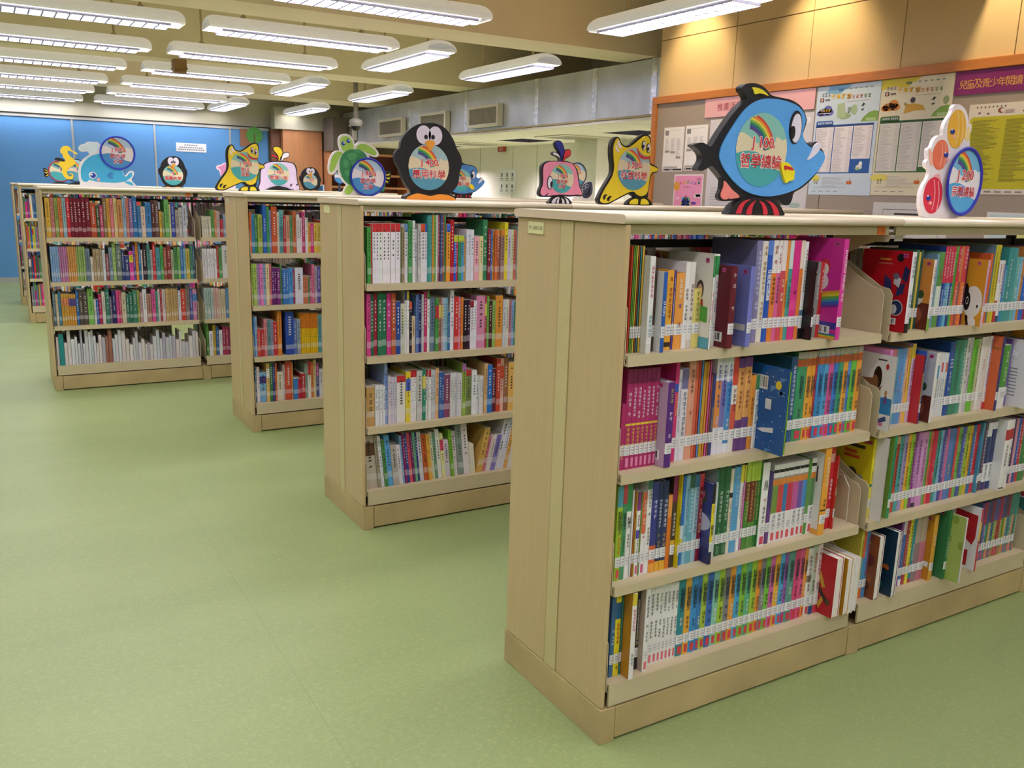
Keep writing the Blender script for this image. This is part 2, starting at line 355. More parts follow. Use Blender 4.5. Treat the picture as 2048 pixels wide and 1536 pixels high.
# warm wall washers on the fabric wall
def washer(y, lb, e=26):
    t = tag(empty('wall_washer', (2.72, y, 2.83)), lb, 'spotlight', 'wall washers')
    b = MB(); b.lathe([(.0, -.02), (.05, -.02), (.055, .02), (.0, .02)], (0, 0, 0)); b.build('housing', HOUS, t)
    L = bpy.data.lights.new('warm_spot', 'SPOT'); L.energy = e; L.color = (1, .76, .42); L.spot_size = math.radians(74); L.spot_blend = .8; L.shadow_soft_size = .05
    o = bpy.data.objects.new('lamp', L); C.objects.link(o); o.parent = t; o.location = (0, 0, -.06)
    o.rotation_euler = Vector((.38, .0, -.66)).to_track_quat('-Z', 'Y').to_euler()
for y in (3.25, 2.2, 1.1, 0): washer(y, 'warm spotlight under the ceiling washing the tan fabric wall')
# ---------------------------------------------------------------- dome camera, sensor, exit signs
p = hit(712, 250, 1, 8.95)
t = tag(empty('dome_camera', (p.x, 8.95, 0)), 'white dome security camera on grey pole hanging from the ceiling', 'camera')
zc = p.z+.03
b = MB(); b.tube((0, 0, zc+.03), (0, 0, CEIL), .028, 12); b.build('pole', mat('grey_pole', '8d877a', .4, noise=.05, metal=.4), t, smooth=False)
b = MB(); b.lathe([(.03, .05), (.075, .03), (.085, 0), (.07, -.03), (.058, -.045)], (0, 0, zc)); b.build('shroud', mat('white_shroud', 'a8a59c', .4, noise=.02), t, smooth=True)
b = MB(); b.lathe([(.06, -.03), (.054, -.07), (.03, -.095), (.0, -.1)], (0, 0, zc)); b.build('dome', mat('smoked_dome', '15161a', .08, noise=.02), t, smooth=True)
p = hit(362, 152, 1, 7.1)
t = tag(empty('sensor_box', (p.x, 7.1, BEAMZ)), 'small brown box fixed below the second ceiling beam', 'sensor box')
b = MB(); b.box(-.055, .055, 0, .12, -.07, 0); b.box(-.06, .06, -.01, .12, -.085, -.07); b.box(-.05, .05, .0, .12, -.115, -.085); b.build('case', mat('brown_plastic', 'a07a4c', .5, noise=.06), t)
RED = flat('b3332c')
for x, y, z, lb in ((4.93, 9.05, 1.86, 'small red exit sign on the white wall under the low ceiling'), (4.93, 5.9, 1.88, 'small red exit sign behind the yellow J 500 sign')):
    t = tag(empty('exit_sign', (x, y, z)), lb, 'exit sign')
    b = MB(); b.box(-.02, .0, -.09, .09, 0, .075); b.build('panel', RED, t)
    text(t, '出口', STICK, (-.022, 0, .037), h=.05, rot=(HP, 0, -HP))
t = tag(empty('notice', (4.944, 8.93, 1.33)), 'white pictogram notice on the far white wall', 'notice')
b = MB(); b.box(-.002, 0, -.24, .24, -.02, .3); b.build('sheet', flat('eef0f2'), t)
b = MB()
for r in range(2):
    for q in range(3):
        y = -.14+.14*q; z = .2-.15*r; b.box(-.004, -.002, y-.035, y+.03, z-.03, z-.02); b.box(-.004, -.002, y-.02, y+.015, z, z+.05); b.box(-.004, -.002, y-.04, y+.04, z-.05, z-.045)
b.build('pictograms', flat('6e7484'), t)
# far blue wall: notice, tree decals
t = tag(empty('notice', (1.39, FARY-.042, 1.75)), 'white paper notice with lines of writing on the blue wall', 'notice')
b = MB(); b.box(-.2, .2, -.002, 0, 0, .115); b.build('sheet', flat('f3f3f0'), t)
b = MB()
for z, w_, in ((.09, .09), (.058, .16), (.03, .18)):
    n = int(w_*70)
    for k in range(n): x = -w_+2*w_*k/n; b.box(x, x+w_*1.4/n, -.004, -.002, z-.008, z+.006)
b.build('writing', flat('7a7d84'), t)
t = tag(empty('wall_decal', (2.16, FARY-.042, 1.2)), 'green and brown tree cutouts on the blue wall behind the yellow sign', 'decoration')
b = MB(); b.box(-.1, .06, -.01, 0, .66, .9); b.build('sign_plate', flat('9a6a48'), t)
for cx, cz, r in ((.1, .82, .115), (.08, .3, .1)):
    b = MB(); b.prism(ellipse(cx, cz, r, r), -.02, -.011); b.build('crown', flat('4f9a3c'), t)
    b = MB(); b.box(cx-.008, cx+.008, -.024, -.021, cz-.3 if cz > .5 else 0, cz+.02); b.build('stem', flat('7a4f36'), t)
# ---------------------------------------------------------------- bookcases
CD, CH, BW0, BW, PW = .46, 1.276, .045, .862, .915
SZ = [.967, .690, .412, .157]
CASES = {'A': (0, 0, 3), 'B': (0, 1.56, 3), 'C': (-.012, 3.15, 3), 'D': (-.873, 4.636, 4), 'E': (-.873, 7.74, 4), 'F': (-.89, 9.12, 4)}
CLAB = {'A': 'nearest maple bookcase on the right, under the blue J 100 fish sign', 'B': 'maple bookcase behind the nearest one, under the black J 400 penguin sign',
        'C': 'narrow-looking maple bookcase third from the front, left end bare', 'D': 'wide maple bookcase at left, under the blue J 800 whale sign',
        'E': 'maple bookcase mostly hidden behind the wide left one', 'F': 'farthest maple bookcase, a sliver at the left by the blue wall'}
def bay_x(i): return BW0+PW*i-.023, BW0+PW*i+.852       # shelf start / end
_sh = {}
def shelf_mesh(kind):
    if kind not in _sh:
        b = MB(); x0, x1 = 0, .874
        if kind == 'shelf':
            b.box(x0, x1, .004, .216, -.008, 0); b.box(x0, x1, 0, .006, -.025, 0); b.box(x0, x1, .006, .02, -.025, -.021)
        else:
            b.box(x0, x1, .004, .216, -.008, 0); b.box(x0, x1, 0, .006, -.058, 0)
        m = b.mesh(kind); m.materials.append(STEEL); _sh[kind] = m
    return _sh[kind]
def bracket_mesh():
    if 'br' not in _sh:
        pr = [(.008, -.022), (.216, -.022), (.216, .205), (.19, .2), (.05, .125), (.022, .12), (.01, .105)]
        b = MB(); b.prism(pr, 0, .0022); m = b.mesh('bracket')
        for v in m.vertices: v.co = (v.co.y, v.co.x, v.co.z)
        m.flip_normals(); m.materials.append(STEEL); _sh['br'] = m
    return _sh['br']
def case(k):
    ox, oy, nb = CASES[k]; L = 2*BW0+PW*nb-.053
    t = tag(empty('bookcase', (ox, oy, 0)), CLAB[k], 'bookcase', 'double sided bookcases')
    # plinth: posts and recessed kick panels
    b = MB(); b.box(0, BW0, 0, CD, 0, .094); b.box(L-BW0, L, 0, CD, 0, .094)
    for i in range(1, nb): b.box(BW0+PW*i-.053, BW0+PW*i, 0, CD, 0, .092)
    for i in range(nb):
        x = BW0+PW*i; b.box(x+.002, x+BW-.002, .0015, .02, .006, .092); b.box(x+.002, x+BW-.002, CD-.02, CD-.0015, .006, .092); b.box(x, x+BW, .02, CD-.02, .004, .08)
    b.build('plinth', PLINTH, t, bevel=.0015)
    # end panels with a pale centre strip
    for e, x in ((0, .0005), (1, L-.0145)):
        b = MB(); b.box(x, x+.014, .004, .2, .095, 1.255); b.box(x, x+.014, .256, .456, .095, 1.255); b.box(x+.003, x+.011, .2, .256, .095, 1.255)
        o = b.build('end_panel', WOOD, t, bevel=.004)
        b = MB(); b.box(x-.0006 if not e else x+.004, x+.004 if not e else x+.0146, .203, .2535, .097, 1.254); b.build('centre_strip', STRIP, o)
        if e == 0 and k in 'ABC':
            b = MB(); b.box(-.0022, .0004, .328, .398, 1.2165, 1.2455); a = b.build('asset_tag', flat('e3dfa2' if k != 'C' else 'c9bd97'), o)
            if k == 'A': text(a, 'FU AB0133', flat('5c6a42'), (-.0026, .363, 1.231), w=.06, rot=(HP, 0, -HP))
    # top in one piece per bay with a rounded nose
    prof = []
    for q in range(7): a = HP+math.pi*q/6; prof.append((.008+.010*math.cos(a), 1.266+.010*math.sin(a)))
    for q in range(7): a = -HP+math.pi*q/6; prof.append((CD-.008+.010*math.cos(a), 1.266+.010*math.sin(a)))
    cuts = [-.008]+[BW0+PW*i-.0265 for i in range(1, nb)]+[L+.008]
    for i in range(nb):
        b = MB(); b.prism(prof, cuts[i]+.0006, cuts[i+1]-.0006)
        b.v = [(y, x, z) for x, y, z in b.v]; b.f = [tuple(reversed(f)) for f in b.f]
        o = b.build('top_slab', SLAB, t)
        for p in o.data.polygons: p.use_smooth = abs(p.normal.x) < .5 and len(p.vertices) == 4
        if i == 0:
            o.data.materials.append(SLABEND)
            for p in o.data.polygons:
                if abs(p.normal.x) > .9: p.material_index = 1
    # dark steel uprights between the bays
    b = MB()
    for i in range(nb+1):
        x = BW0+PW*i-.032 if 0 < i < nb else (.016 if i == 0 else L-.02)
        b.box(x, x+.008, .214, .246, .08, 1.255)
    b.box(.015, L-.015, .222, .238, 1.19, 1.21); b.box(.015, L-.015, .222, .238, .1, .14)
    b.build('upright', DARK, t)
    for i in range(nb):
        x0, x1 = bay_x(i)
        for s in (0, 1):     # front and back rows
            for z in SZ:
                kind = 'shelf' if z > .2 else 'base_shelf'
                o = meshobj(kind, shelf_mesh(kind), t, None, (x0, 0, z) if s == 0 else (x1, CD, z), rot=(0, 0, 0 if s == 0 else math.pi))
                if k in 'ABCD' and s == 0:
                    for bx in (x0-.0035, x1+.0008):
                        meshobj('shelf_bracket', bracket_mesh(), o, None, (bx-x0, 0, 0))
            b = MB(); y = .02 if s == 0 else CD-.028
            b.box(x0-.006, x1+.004, y, y+.008, 1.2325, 1.2545); yy = (y+.001, y+.05) if s == 0 else (y-.042, y+.007)
            b.box(x0-.006, x1+.004, *yy, 1.2325, 1.236)
            r = b.build('fascia_rail', STEEL, t)
            if s == 0 and i == 0 and k in 'AD':
                b = MB(); b.box(x1-.045, x1-.012, y-.0012, y, 1.233, 1.2556); a = b.build('orange_sticker', flat('e0762c'), r)
                b = MB(); b.box(x1-.03, x1-.02, y-.0018, y-.001, 1.2425, 1.2445); b.build('writing', flat('8a3f14'), a)
            if s == 0 and k == 'A' and i == 0:
                b = MB(); pr = [(.012, 1.232), (.2, 1.232), (.2, 1.17), (.15, 1.175), (.1, 1.2), (.06, 1.212), (.02, 1.214)]
                b.prism(pr, x1+.0055, x1+.0075); b.v = [(yv, xv, zv) for xv, yv, zv in b.v]; b.f = [tuple(reversed(f)) for f in b.f]; b.build('rail_bracket', STEEL, r)
            if s == 0 and k == 'A' and i == 1:
                b = MB(); b.box(x0+.033, x0+.07, .05, .051, 1.214, 1.2325); b.build('hanging_slip', flat('ecebe8'), r)
    return t
for k in CASES: case(k)
# ---------------------------------------------------------------- books of the nearest bookcase: one object each
# every token: right edge of the spine and height of its top as measured in the photo, spine colour, options
ONES = ['zeroth', 'first', 'second', 'third', 'fourth', 'fifth', 'sixth', 'seventh', 'eighth', 'ninth', 'tenth', 'eleventh', 'twelfth', 'thirteenth', 'fourteenth', 'fifteenth', 'sixteenth', 'seventeenth', 'eighteenth', 'nineteenth']
TENS = {2: ('twenty', 'twentieth'), 3: ('thirty', 'thirtieth'), 4: ('forty', 'fortieth'), 5: ('fifty', 'fiftieth')}
def ordinal(n):
    if n < 20: return ONES[n]
    a, b = TENS[n//10]; return b if n % 10 == 0 else a+'-'+ONES[n % 10]
def cname(h):
    import colorsys
    r, g, b_ = (int(h[i:i+2], 16)/255 for i in (0, 2, 4)); H, s, v = colorsys.rgb_to_hsv(r, g, b_); H *= 360
    if v < .24: return 'black'
    if s < .13: return 'white' if v > .82 else 'grey'
    if s < .25 and v > .78: return 'cream' if 30 < H < 70 else 'pale '+('pink' if H > 290 or H < 20 else 'blue' if H > 180 else 'green')
    p = 'dark ' if v < .5 else 'light ' if (s < .45 and v > .7) else ''
    for lim, nm in ((12, 'red'), (24, 'rust' if v < .75 else 'coral'), (43, 'orange'), (66, 'yellow'), (90, 'lime green'), (160, 'green'), (192, 'teal'), (250, 'blue'), (290, 'purple'), (345, 'pink' if v > .6 else 'plum'), (361, 'red')):
        if H < lim: return (p+nm).strip()
def rgb(h): return lin(h)
def lum(h): c = lin(h); return .2*c[0]+.7*c[1]+.1*c[2]
def spine_face(b, w_, h, bands, col, bul):
    xs = [0, .22*w_, .78*w_, w_]; yo = [0, -bul, -bul, 0]
    zs = sorted({0.0, 1.0}|{z for bd in bands for z in bd[:2]})
    for z0, z1 in zip(zs, zs[1:]):
        c = col
        for a, e, cc in bands:
            if a-1e-6 <= z0 and z1 <= e+1e-6: c = cc
        for q in range(3):
            b.quad((xs[q], yo[q], z0*h), (xs[q+1], yo[q+1], z0*h), (xs[q+1], yo[q+1], z1*h), (xs[q], yo[q], z1*h), c)
def marks(parent, w_, h, z0, z1, material, y, rnd):
    """rows of small glyph-like strokes running down a spine (lettering too small to read)"""
    g = min(w_*.62, .011); n = max(1, int((z1-z0)*h/(g*1.12))); b = MB(); cx = w_/2
    for k in range(n):
        zt = z1*h-k*g*1.12; a = g*.5
        if rnd.random() < .08: continue
        for j in range(rnd.choice((2, 3, 3))):
            zz = zt-g*(.12+.28*j); e = a*rnd.uniform(.6, 1); b.quad((cx-e, y, zz-g*.1), (cx+e, y, zz-g*.1), (cx+e, y, zz), (cx-e, y, zz))
        x = cx+rnd.uniform(-.5, .4)*a; b.quad((x, y, zt-g*.92), (x+g*.13, y, zt-g*.92), (x+g*.13, y, zt), (x, y, zt))
    return b.build('lettering', material, parent)
def barcode(b, x, y0, y1, z0, z1, rnd):
    b.quad((x, y0, z0), (x, y1, z0), (x, y1, z1), (x, y0, z1), 'f4f4f4') if 0 else b.quad((x, y1, z0), (x, y0, z0), (x, y0, z1), (x, y1, z1), 'f4f4f4')
    n = 14
    for k in range(n):
        if rnd.random() < .75:
            a = y0+(y1-y0)*(.08+.84*k/n); e = a+(y1-y0)*.03*rnd.choice((1, 1.4))
            b.quad((x-.0002, e, z0+(z1-z0)*.15), (x-.0002, a, z0+(z1-z0)*.15), (x-.0002, a, z0+(z1-z0)*.9), (x-.0002, e, z0+(z1-z0)*.9), '2a2a2e')
BK = {'n': 0}
def cover_art(b, kind, x, d, h, rnd):
    """printed pictures on a visible front or back cover; (s,t): 0..1 from the spine to the fore edge, foot to head"""
    cs = {'rainbow': .8, 'space': .7, 'satellite': .75, 'panda': .46, 'doodle': .8, 'yellowbox': .7, 'bee': .5, 'children': .45}.get(kind, .6)
    def P(s, t, o=1): s = s*cs if s < .98 else s; return (x-.0003*o, min(.999, max(.001, s))*d, min(.999, max(.001, t))*h)
    def shape(pts, col, o=1):
        a = sum(p[0]*q[1]-q[0]*p[1] for p, q in zip(pts, pts[1:]+pts[:1]))
        pts = pts if a < 0 else pts[::-1]
        b.poly([P(s, t, o) for s, t in pts], col)
    R = lambda s0, s1, t0, t1, col, o=1: shape([(s0, t0), (s1, t0), (s1, t1), (s0, t1)], col, o)
    E_ = lambda s, t, a, c, col, o=1: shape(ellipse(s, t, a, c, 20), col, o)
    def bc(s0, s1, t0, t1): barcode(b, x-.0012, s0*d, s1*d, t0*h, t1*h, rnd)
    def tagp(s, t): R(s, s+.13, t-.025, t+.025, 'd6589f', 3); R(s+.02, s+.11, t-.012, t+.012, 'a03a78', 4)
    if kind == 'rainbow':
        for i, c in enumerate(('7a3fa8', '3f6fd0', '4fae5a', 'e8d23a', 'ee9a3a')): R(0, 1, .0+.0, .06-.01*i, c, 1+i)
        R(0, 1, .1, .17, '4a3fa0', 1)
        for i, c in enumerate(('e8a53a', 'e8d23a', '6fb04a', '4aa0b8', '3f5fc0', '6a3fa0')): shape([(0, .50-.027*i), (1, .40-.027*i), (1, .373-.027*i), (0, .473-.027*i)], c, 2)
        E_(.42, .72, .13, .075, 'd83a4a', 3); E_(.42, .69, .1, .06, 'f0eee6', 4); E_(.5, .57, .2, .09, 'f2e6ee', 3); E_(.6, .5, .08, .07, '3f6a3a', 4)
        bc(.12, .55, .05, .13); tagp(.1, .95)
    elif kind == 'satellite':
        shape([(.1, .62), (.3, .58), (.33, .44), (.14, .48)], '26305f', 2); shape([(.02, .78), (.16, .83), (.2, .66), (.06, .62)], '26305f', 2); shape([(.5, .64), (.68, .7), (.66, .5), (.45, .53)], '2c3870', 2)
        shape([(.22, .66), (.4, .72), (.42, .6), (.26, .55)], 'd5d8de', 3); E_(.36, .69, .08, .04, '6a7080', 4)
        E_(.3, .92, .1, .05, '202028', 2); R(.55, .85, .88, .9, 'd8a040', 2); R(.5, .9, .83, .845, 'c8746a', 2)
        E_(.28, .3, .18, .1, 'e8e8ec', 2); E_(.28, .3, .165, .09, '2a3a68', 3); E_(.34, .28, .09, .06, 'd8dce0', 4)
        bc(.18, .62, .09, .17); tagp(.1, .95)
    elif kind == 'girl':
        E_(.42, .62, .13, .1, '4a3a34', 2); E_(.42, .6, .09, .08, 'e8c4a0', 3); shape([(.3, .52), (.54, .52), (.6, .34), (.24, .34)], 'c03a3a', 2); E_(.8, .6, .12, .1, 'd8483a', 2); shape([(.1, .44), (.7, .47), (.7, .3), (.1, .28)], '5aae4a', 3); E_(.2, .32, .08, .04, '4a9a3f', 2)
        R(0, 1, 0, .12, '5fb4cc', 1); bc(.3, .8, .05, .14); tagp(.15, .93)
    elif kind == 'panda':
        R(0, 1, 0, .42, 'e2a12f', 1); E_(.45, .36, .42, .24, 'f2f0ea', 2); E_(.8, .52, .14, .11, '1f1c1c', 3); E_(.68, .36, .14, .14, '1f1c1c', 4); E_(.68, .37, .06, .06, 'f6f6f2', 5); E_(.68, .37, .045, .045, '1f1c1c', 6); E_(.22, .3, .04, .025, '1f1c1c', 4); E_(.4, .04, .2, .1, 'f0f0ea', 3); shape([(.5, .0), (.6, .0), (.7, .14), (.6, .16)], '1f1c1c', 4); tagp(.3, .94)
    elif kind == 'space':
        for i in range(26):
            s, t_ = rnd.random(), rnd.random(); E_(s, t_, .012, .008, rnd.choice(('e8ecf4', '7fb0e0', 'f0d860')), 2)
        for i in range(9):
            s, t_ = rnd.uniform(0, .8), rnd.uniform(0, .9); shape([(s, t_), (s+.2, t_+rnd.uniform(-.1, .1)), (s+.2, t_+.006), (s, t_+.008)], '5f9ad0', 2)
        E_(.25, .8, .09, .05, 'f0d848', 3); E_(.88, .36, .09, .045, 'f4f4f0', 3); E_(.88, .36, .06, .03, 'f0c828', 4); E_(.95, .18, .08, .05, 'e0583a', 3); E_(.93, .7, .05, .03, 'd070b0', 3)
        shape([(.3, .3), (.62, .27), (.8, .24), (.62, .22), (.3, .24)], 'e6eaf2', 3); bc(.4, .62, .72, .88); R(.42, .6, .5, .62, 'dfe6f0', 3)
    elif kind == 'children':
        R(0, 1, .22, .44, '2f86c6', 1); E_(.75, .68, .2, .16, '2a1c16', 2); E_(.85, .6, .16, .12, '8a5a3a', 3); shape([(.5, .6), (.75, .5), (.8, .44), (.62, .46)], '8a5a3a', 3); R(.75, 1, .44, .52, 'd8d030', 2); E_(.3, .5, .06, .04, 'd8a060', 2); shape([(.24, .46), (.36, .46), (.38, .36), (.22, .36)], '7a4f9a', 3); E_(.35, .85, .07, .04, 'c83a3a', 2); R(.5, .54, .28, .38, 'f6f6f6', 3); shape([(.2, .2), (.9, .08), (.85, .04), (.15, .14)], '44508a', 2); E_(.8, .17, .12, .06, '3f8a78', 2); R(.3, .6, .06, .1, 'e0709a', 3); R(.4, .8, .92, .94, '4a4a50', 2)
    elif kind == 'doodle':
        for i in range(9): t_ = .16+.05*i; R(.3, .3+rnd.uniform(.2, .5), t_, t_+.015, '8a8a92', 2)
        E_(.5, .78, .2, .08, 'd8d8d8', 2); E_(.5, .78, .18, .07, 'fafafa', 3); E_(.85, .9, .08, .04, 'e0a040', 2); E_(.85, .7, .06, .04, 'c83a4a', 2); E_(.9, .5, .1, .05, 'f0e060', 2); E_(.6, .74, .015, .01, '2a2a2a', 4); E_(.45, .74, .015, .01, '2a2a2a', 4)
    elif kind == 'yellowbox':
        R(.25, .9, .84, .88, '3a3a30', 2); R(.5, .9, .76, .8, 'd85a2a', 2); R(.4, .9, .7, .74, 'd85a2a', 2); E_(.6, .5, .17, .085, '4a4438', 2); E_(.35, .44, .16, .08, 'b0aaa0', 3); R(.3, .9, .3, .31, '6a6430', 2); R(.3, .8, .27, .28, '6a6430', 2); R(.05, .45, .92, .96, 'a83a5a', 2)
    elif kind == 'bee':
        shape([(.4, .46), (.65, .7), (.72, .6), (.55, .44)], 'd8a83a', 2); shape([(.45, .36), (.7, .14), (.62, .06), (.38, .3)], 'd8a83a', 2); shape([(.24, .26), (.7, .46), (.78, .42), (.3, .18)], '3a2a20', 3); E_(.24, .24, .1, .05, '5a4a30', 4); E_(.78, .46, .08, .045, '3a2a20', 4)
    elif kind == 'ant':
        E_(.5, .12, .3, .06, 'e8e0d0', 2); E_(.3, .1, .1, .04, '4a3a60', 3)
    elif kind == 'forest':
        E_(.5, .3, .35, .12, 'a85a2a', 2); E_(.4, .2, .2, .08, '5a2a1c', 3); E_(.6, .85, .3, .08, 'c8a050', 2); E_(.3, .6, .2, .1, '6a2a24', 2); bc(.35, .8, .6, .76)
    elif kind == 'night':
        E_(.4, .3, .3, .1, '1a3a58', 2); E_(.6, .15, .25, .1, '2a6a78', 2); E_(.3, .42, .12, .05, 'c8682a', 2); bc(.4, .8, .72, .88)
    elif kind == 'dog':
        R(0, 1, 0, .38, '6a2f24', 1); E_(.5, .45, .28, .12, 'eceae6', 2); E_(.3, .5, .1, .06, '3a5a3a', 3); E_(.68, .48, .08, .06, '2f4f4a', 3); E_(.5, .2, .3, .14, '9a4f34', 2); bc(.72, .98, .1, .2); tagp(.1, .94)
    elif kind == 'portrait':
        R(0, .45, .82, .86, 'c06a2a', 2); E_(.55, .48, .22, .09, '33589a', 2); E_(.55, .48, .2, .08, '9ac8e0', 3); E_(.55, .47, .12, .05, '3a6a9a', 4); tagp(.3, .95)
        for i in range(3): shape(ellipse(.5, .45, .5+.12*i, .35+.06*i, 24)[:12]+ellipse(.5, .45, .49+.12*i, .345+.06*i, 24)[:12][::-1], 'e89a6a', 2)
    elif kind == 'redblock':
        shape([(.1, .88), (.9, .9), (.9, .62), (.2, .4), (.1, .52)], 'b8202c', 2); R(.35, .9, .06, .38, 'b8202c', 2) if 0 else R(.3, .95, .05, .3, 'b8202c', 2); bc(.45, .8, .08, .24); E_(.8, .48, .1, .06, '3f7ab0', 3)
    elif kind == 'lime':
        for i in range(7): E_(rnd.random(), rnd.random(), .12, .06, '8fa84a', 2)
        E_(.8, .5, .05, .03, '2a2a20', 3)
    elif kind == 'plant':
        R(0, 1, .36, .62, '4a4f96', 1); E_(.5, .5, .5, .12, 'c8c8e4', 2); E_(.5, .82, .3, .12, '3a4a30', 2); E_(.4, .84, .12, .06, 'c05a9a', 3); R(0, 1, .0, .2, '2a2f6a', 1); E_(.5, .28, .06, .05, '6a2a20', 3)
    elif kind == 'handwrite':
        R(.03, .96, .06, .95, 'ece9e2', 2); R(.3, .75, .1, .22, '55585c', 3); R(.2, .26, .6, .78, '3a3a3a', 3); R(.32, .36, .5, .66, '3a3a3a', 3)
        for i in range(6): R(.4, .6, .64+.03*i, .65+.03*i, '4a4a4a', 3)
    elif kind == 'plainbar':
        R(.05, .95, .2, .28, 'd8d8d8', 2); bc(.3, .8, .06, .18); tagp(.12, .93)
    elif kind == 'bar':
        bc(.1, .7, .07, .19); tagp(.2, .95)
    elif kind == 'tag': tagp(.2, .95)
LETT = {}
def add_book(x0, x1, y, z, h, col, op, label, group, rnd):
    w_ = max(.004, x1-x0-.0006); d = op.get('d', .155); bul = 0 if w_ < .008 else min(.0022, w_*.1)
    b = MB(); cov = op.get('c', col); t_ = .0011 if w_ < .011 else .002; t_ = min(t_, w_*.25)
    bands = [(float(q[1]), float(q[2]), q[0]) for q in op.get('b', [])]
    edge = op.get('e')
    if edge:   # fore edge outward: thick board covers, pages showing between
        t_ = .003; r_ = .004
        for xa, xb, c in ((0, t_, cov), (w_-t_, w_, cov)):
            b.box(xa, xb, 0, d, 0, h, c, front='efece6', top='e9e6e0')
        b.box(t_, w_-t_, d-.003, d, 0, h, col)
    else:
        b.box(0, t_, 0, d, 0, h, cov); b.box(w_-t_, w_, 0, d, 0, h, cov); b.box(t_, w_-t_, .0004, .002, 0, h, col)
        spine_face(b, w_, h, bands, col, bul)
    if op.get('a'): cover_art(b, op['a'], 0, d, h, rnd)
    o = b.build('book', GLOSS); o.location = (x0, y, z); tag(o, label, 'book', group)
    if op.get('k'): o.rotation_euler = (0, math.radians(op['k']), 0)
    b = MB(); b.box(t_, w_-t_, .0025 if not edge else .002, d-.003, .003, h-.003); b.build('page_block', PAPER, o)
    yf = -bul-.0007
    if not op.get('n') and not edge:
        s0 = op.get('s', .034); b = MB(); hh = .026
        e = .0003; xs = [e, .22*w_, .78*w_, w_-e]; yo = [-.0005, yf, yf, -.0005]
        for q in range(3): b.quad((xs[q], yo[q], s0), (xs[q+1], yo[q+1], s0), (xs[q+1], yo[q+1], s0+hh), (xs[q], yo[q], s0+hh), 'efeeec')
        for k, ww in enumerate((.5, .62, .36)):
            zz = s0+hh-.006-.0068*k; b.quad((w_*(.5-ww/2), yf-.0003, zz-.003), (w_*(.5+ww/2), yf-.0003, zz-.003), (w_*(.5+ww/2), yf-.0003, zz), (w_*(.5-ww/2), yf-.0003, zz), 'b4b6bd')
        if op.get('p'):   # small red imprint under the label
            b.quad((w_*.24, yf, .006), (w_*.76, yf, .006), (w_*.76, yf, .028), (w_*.24, yf, .028), op['p'])
        b.build('call_number_label', PRINT, o)
    if op.get('t'):
        tc = op.get('T', 'f4f4f0'); z0, z1 = op.get('r', (.32, .93)); hh = (z1-z0)*h
        if op.get('v'):   # latin title read from the top down
            text(o, op['t'], flat(tc), (w_/2, yf-.0003, (z0+z1)/2*h), w=hh, h=w_*.62, rot=(HP, 0, 0), roll=-HP, off=.012, res=1)
        else: text(o, '\n'.join(op['t']), flat(tc), (w_/2, yf-.0003, (z0+z1)/2*h), h=hh, w=w_*.8, off=.008, line=.86, res=1)
    if op.get('m') and not edge:
        for q in op['m']: marks(o, w_, h, float(q[1]), float(q[2]), flat(q[0]), yf-.0002, rnd)
    BK['n'] += 1
    return o
def solve_f(u_cov, u_spine, ys, z, lo=0, hi=.11):
    xp = xu(u_cov, ys, z); g = lambda f: xu(u_spine, ys-f, z)-xp
    if g(hi) > 0: return hi
    for _ in range(30):
        m = (lo+hi)/2
        if g(m) > 0: lo = m
        else: hi = m
    return (lo+hi)/2
def parse_opts(s):
    op = {}
    for q in (s.split(';') if s else []):
        k, v = q[0], q[1:].lstrip('~')
        if k in 'nev': op[k] = 1
        elif k in 'fksd': op[k] = float(v)/(1 if k == 'k' else 100)
        elif k in 'bm': op.setdefault(k, []).append(v.split('/'))
        elif k == 'r': op['r'] = tuple(float(x) for x in v.split('/'))
        elif k in 'tL': op[k] = v.replace('_', ' ')
        else: op[k] = v
    return op
def shelf_books(spec, x0z, y0z, sc, start, shelf, bay, ys, group):
    rnd = random.Random(hash(group) % 1 + shelf*10+bay); z = SZ[shelf]; U = lambda q: x0z+q/sc; V = lambda q: y0z+q/sc
    prev = max(xu(U(start), ys, z), bay_x(bay)[0]+.001); lastU = start; n = 0; sn = ('top', 'second', 'third', 'bottom')[shelf]; bn = ('left', 'right')[bay]
    for tok in spec.split():
        p = tok.split(':'); a = p[0]; top = float(p[1]); col = p[2]; op = parse_opts(p[3] if len(p) > 3 else '')
        f = op.get('f', 0)
        if '>' in a:
            u0, u1 = (float(q) for q in a.split('>')); f = min(solve_f(U(lastU), U(u0), ys, z), op.get('F', .11) if 'F' not in op else float(op['F'])/100)
            f = op['f'] if 'f' in op and op.get('e') else f; xa = max(prev, xu(U(u0), ys-f, z))
        else:
            u1 = float(a); xa = max(prev, min(xu(U(lastU), ys-f, z), xu(U(u1), ys-f, z)-.004))
        xb = xu(U(u1), ys-f, z)
        if xb-xa < .004: xb = xa+.004
        if xb > bay_x(bay)[1]-.001: print('BAY END', sn, bn, n, round(xb, 3)); xb = bay_x(bay)[1]-.001; xa = min(xa, xb-.006)
        zt = hit(U((lastU+u1)/2 if '>' not in a else u1), V(top), 1, ys-f).z
        h = zt-z; hm = (1.228-z if shelf == 0 else SZ[shelf-1]-.028-z)
        h = max(.14, min(h, hm))
        n += 1; prev = xb; lastU = u1
        wd = 'thin ' if xb-xa < .0085 else 'thick ' if xb-xa > .021 else ''
        lab = op.get('L') or '%s%s book, %s from left on the %s shelf, %s bay of nearest bookcase' % (wd, cname(col), ordinal(n), sn, bn)
        if 'L' in op: lab = op['L']
        add_book(xa, xb, ys-f, z+.0004, h, col, op, lab, group, rnd)
    return n
def ser(edges, tops, cols, opt):
    """a run of books of one series"""
    n = len(edges)
    return ' '.join('%g:%g:%s:%s' % (e, tops[0]+(tops[1]-tops[0])*i/max(1, n-1), c, opt) for i, (e, c) in enumerate(zip(edges, cols)))
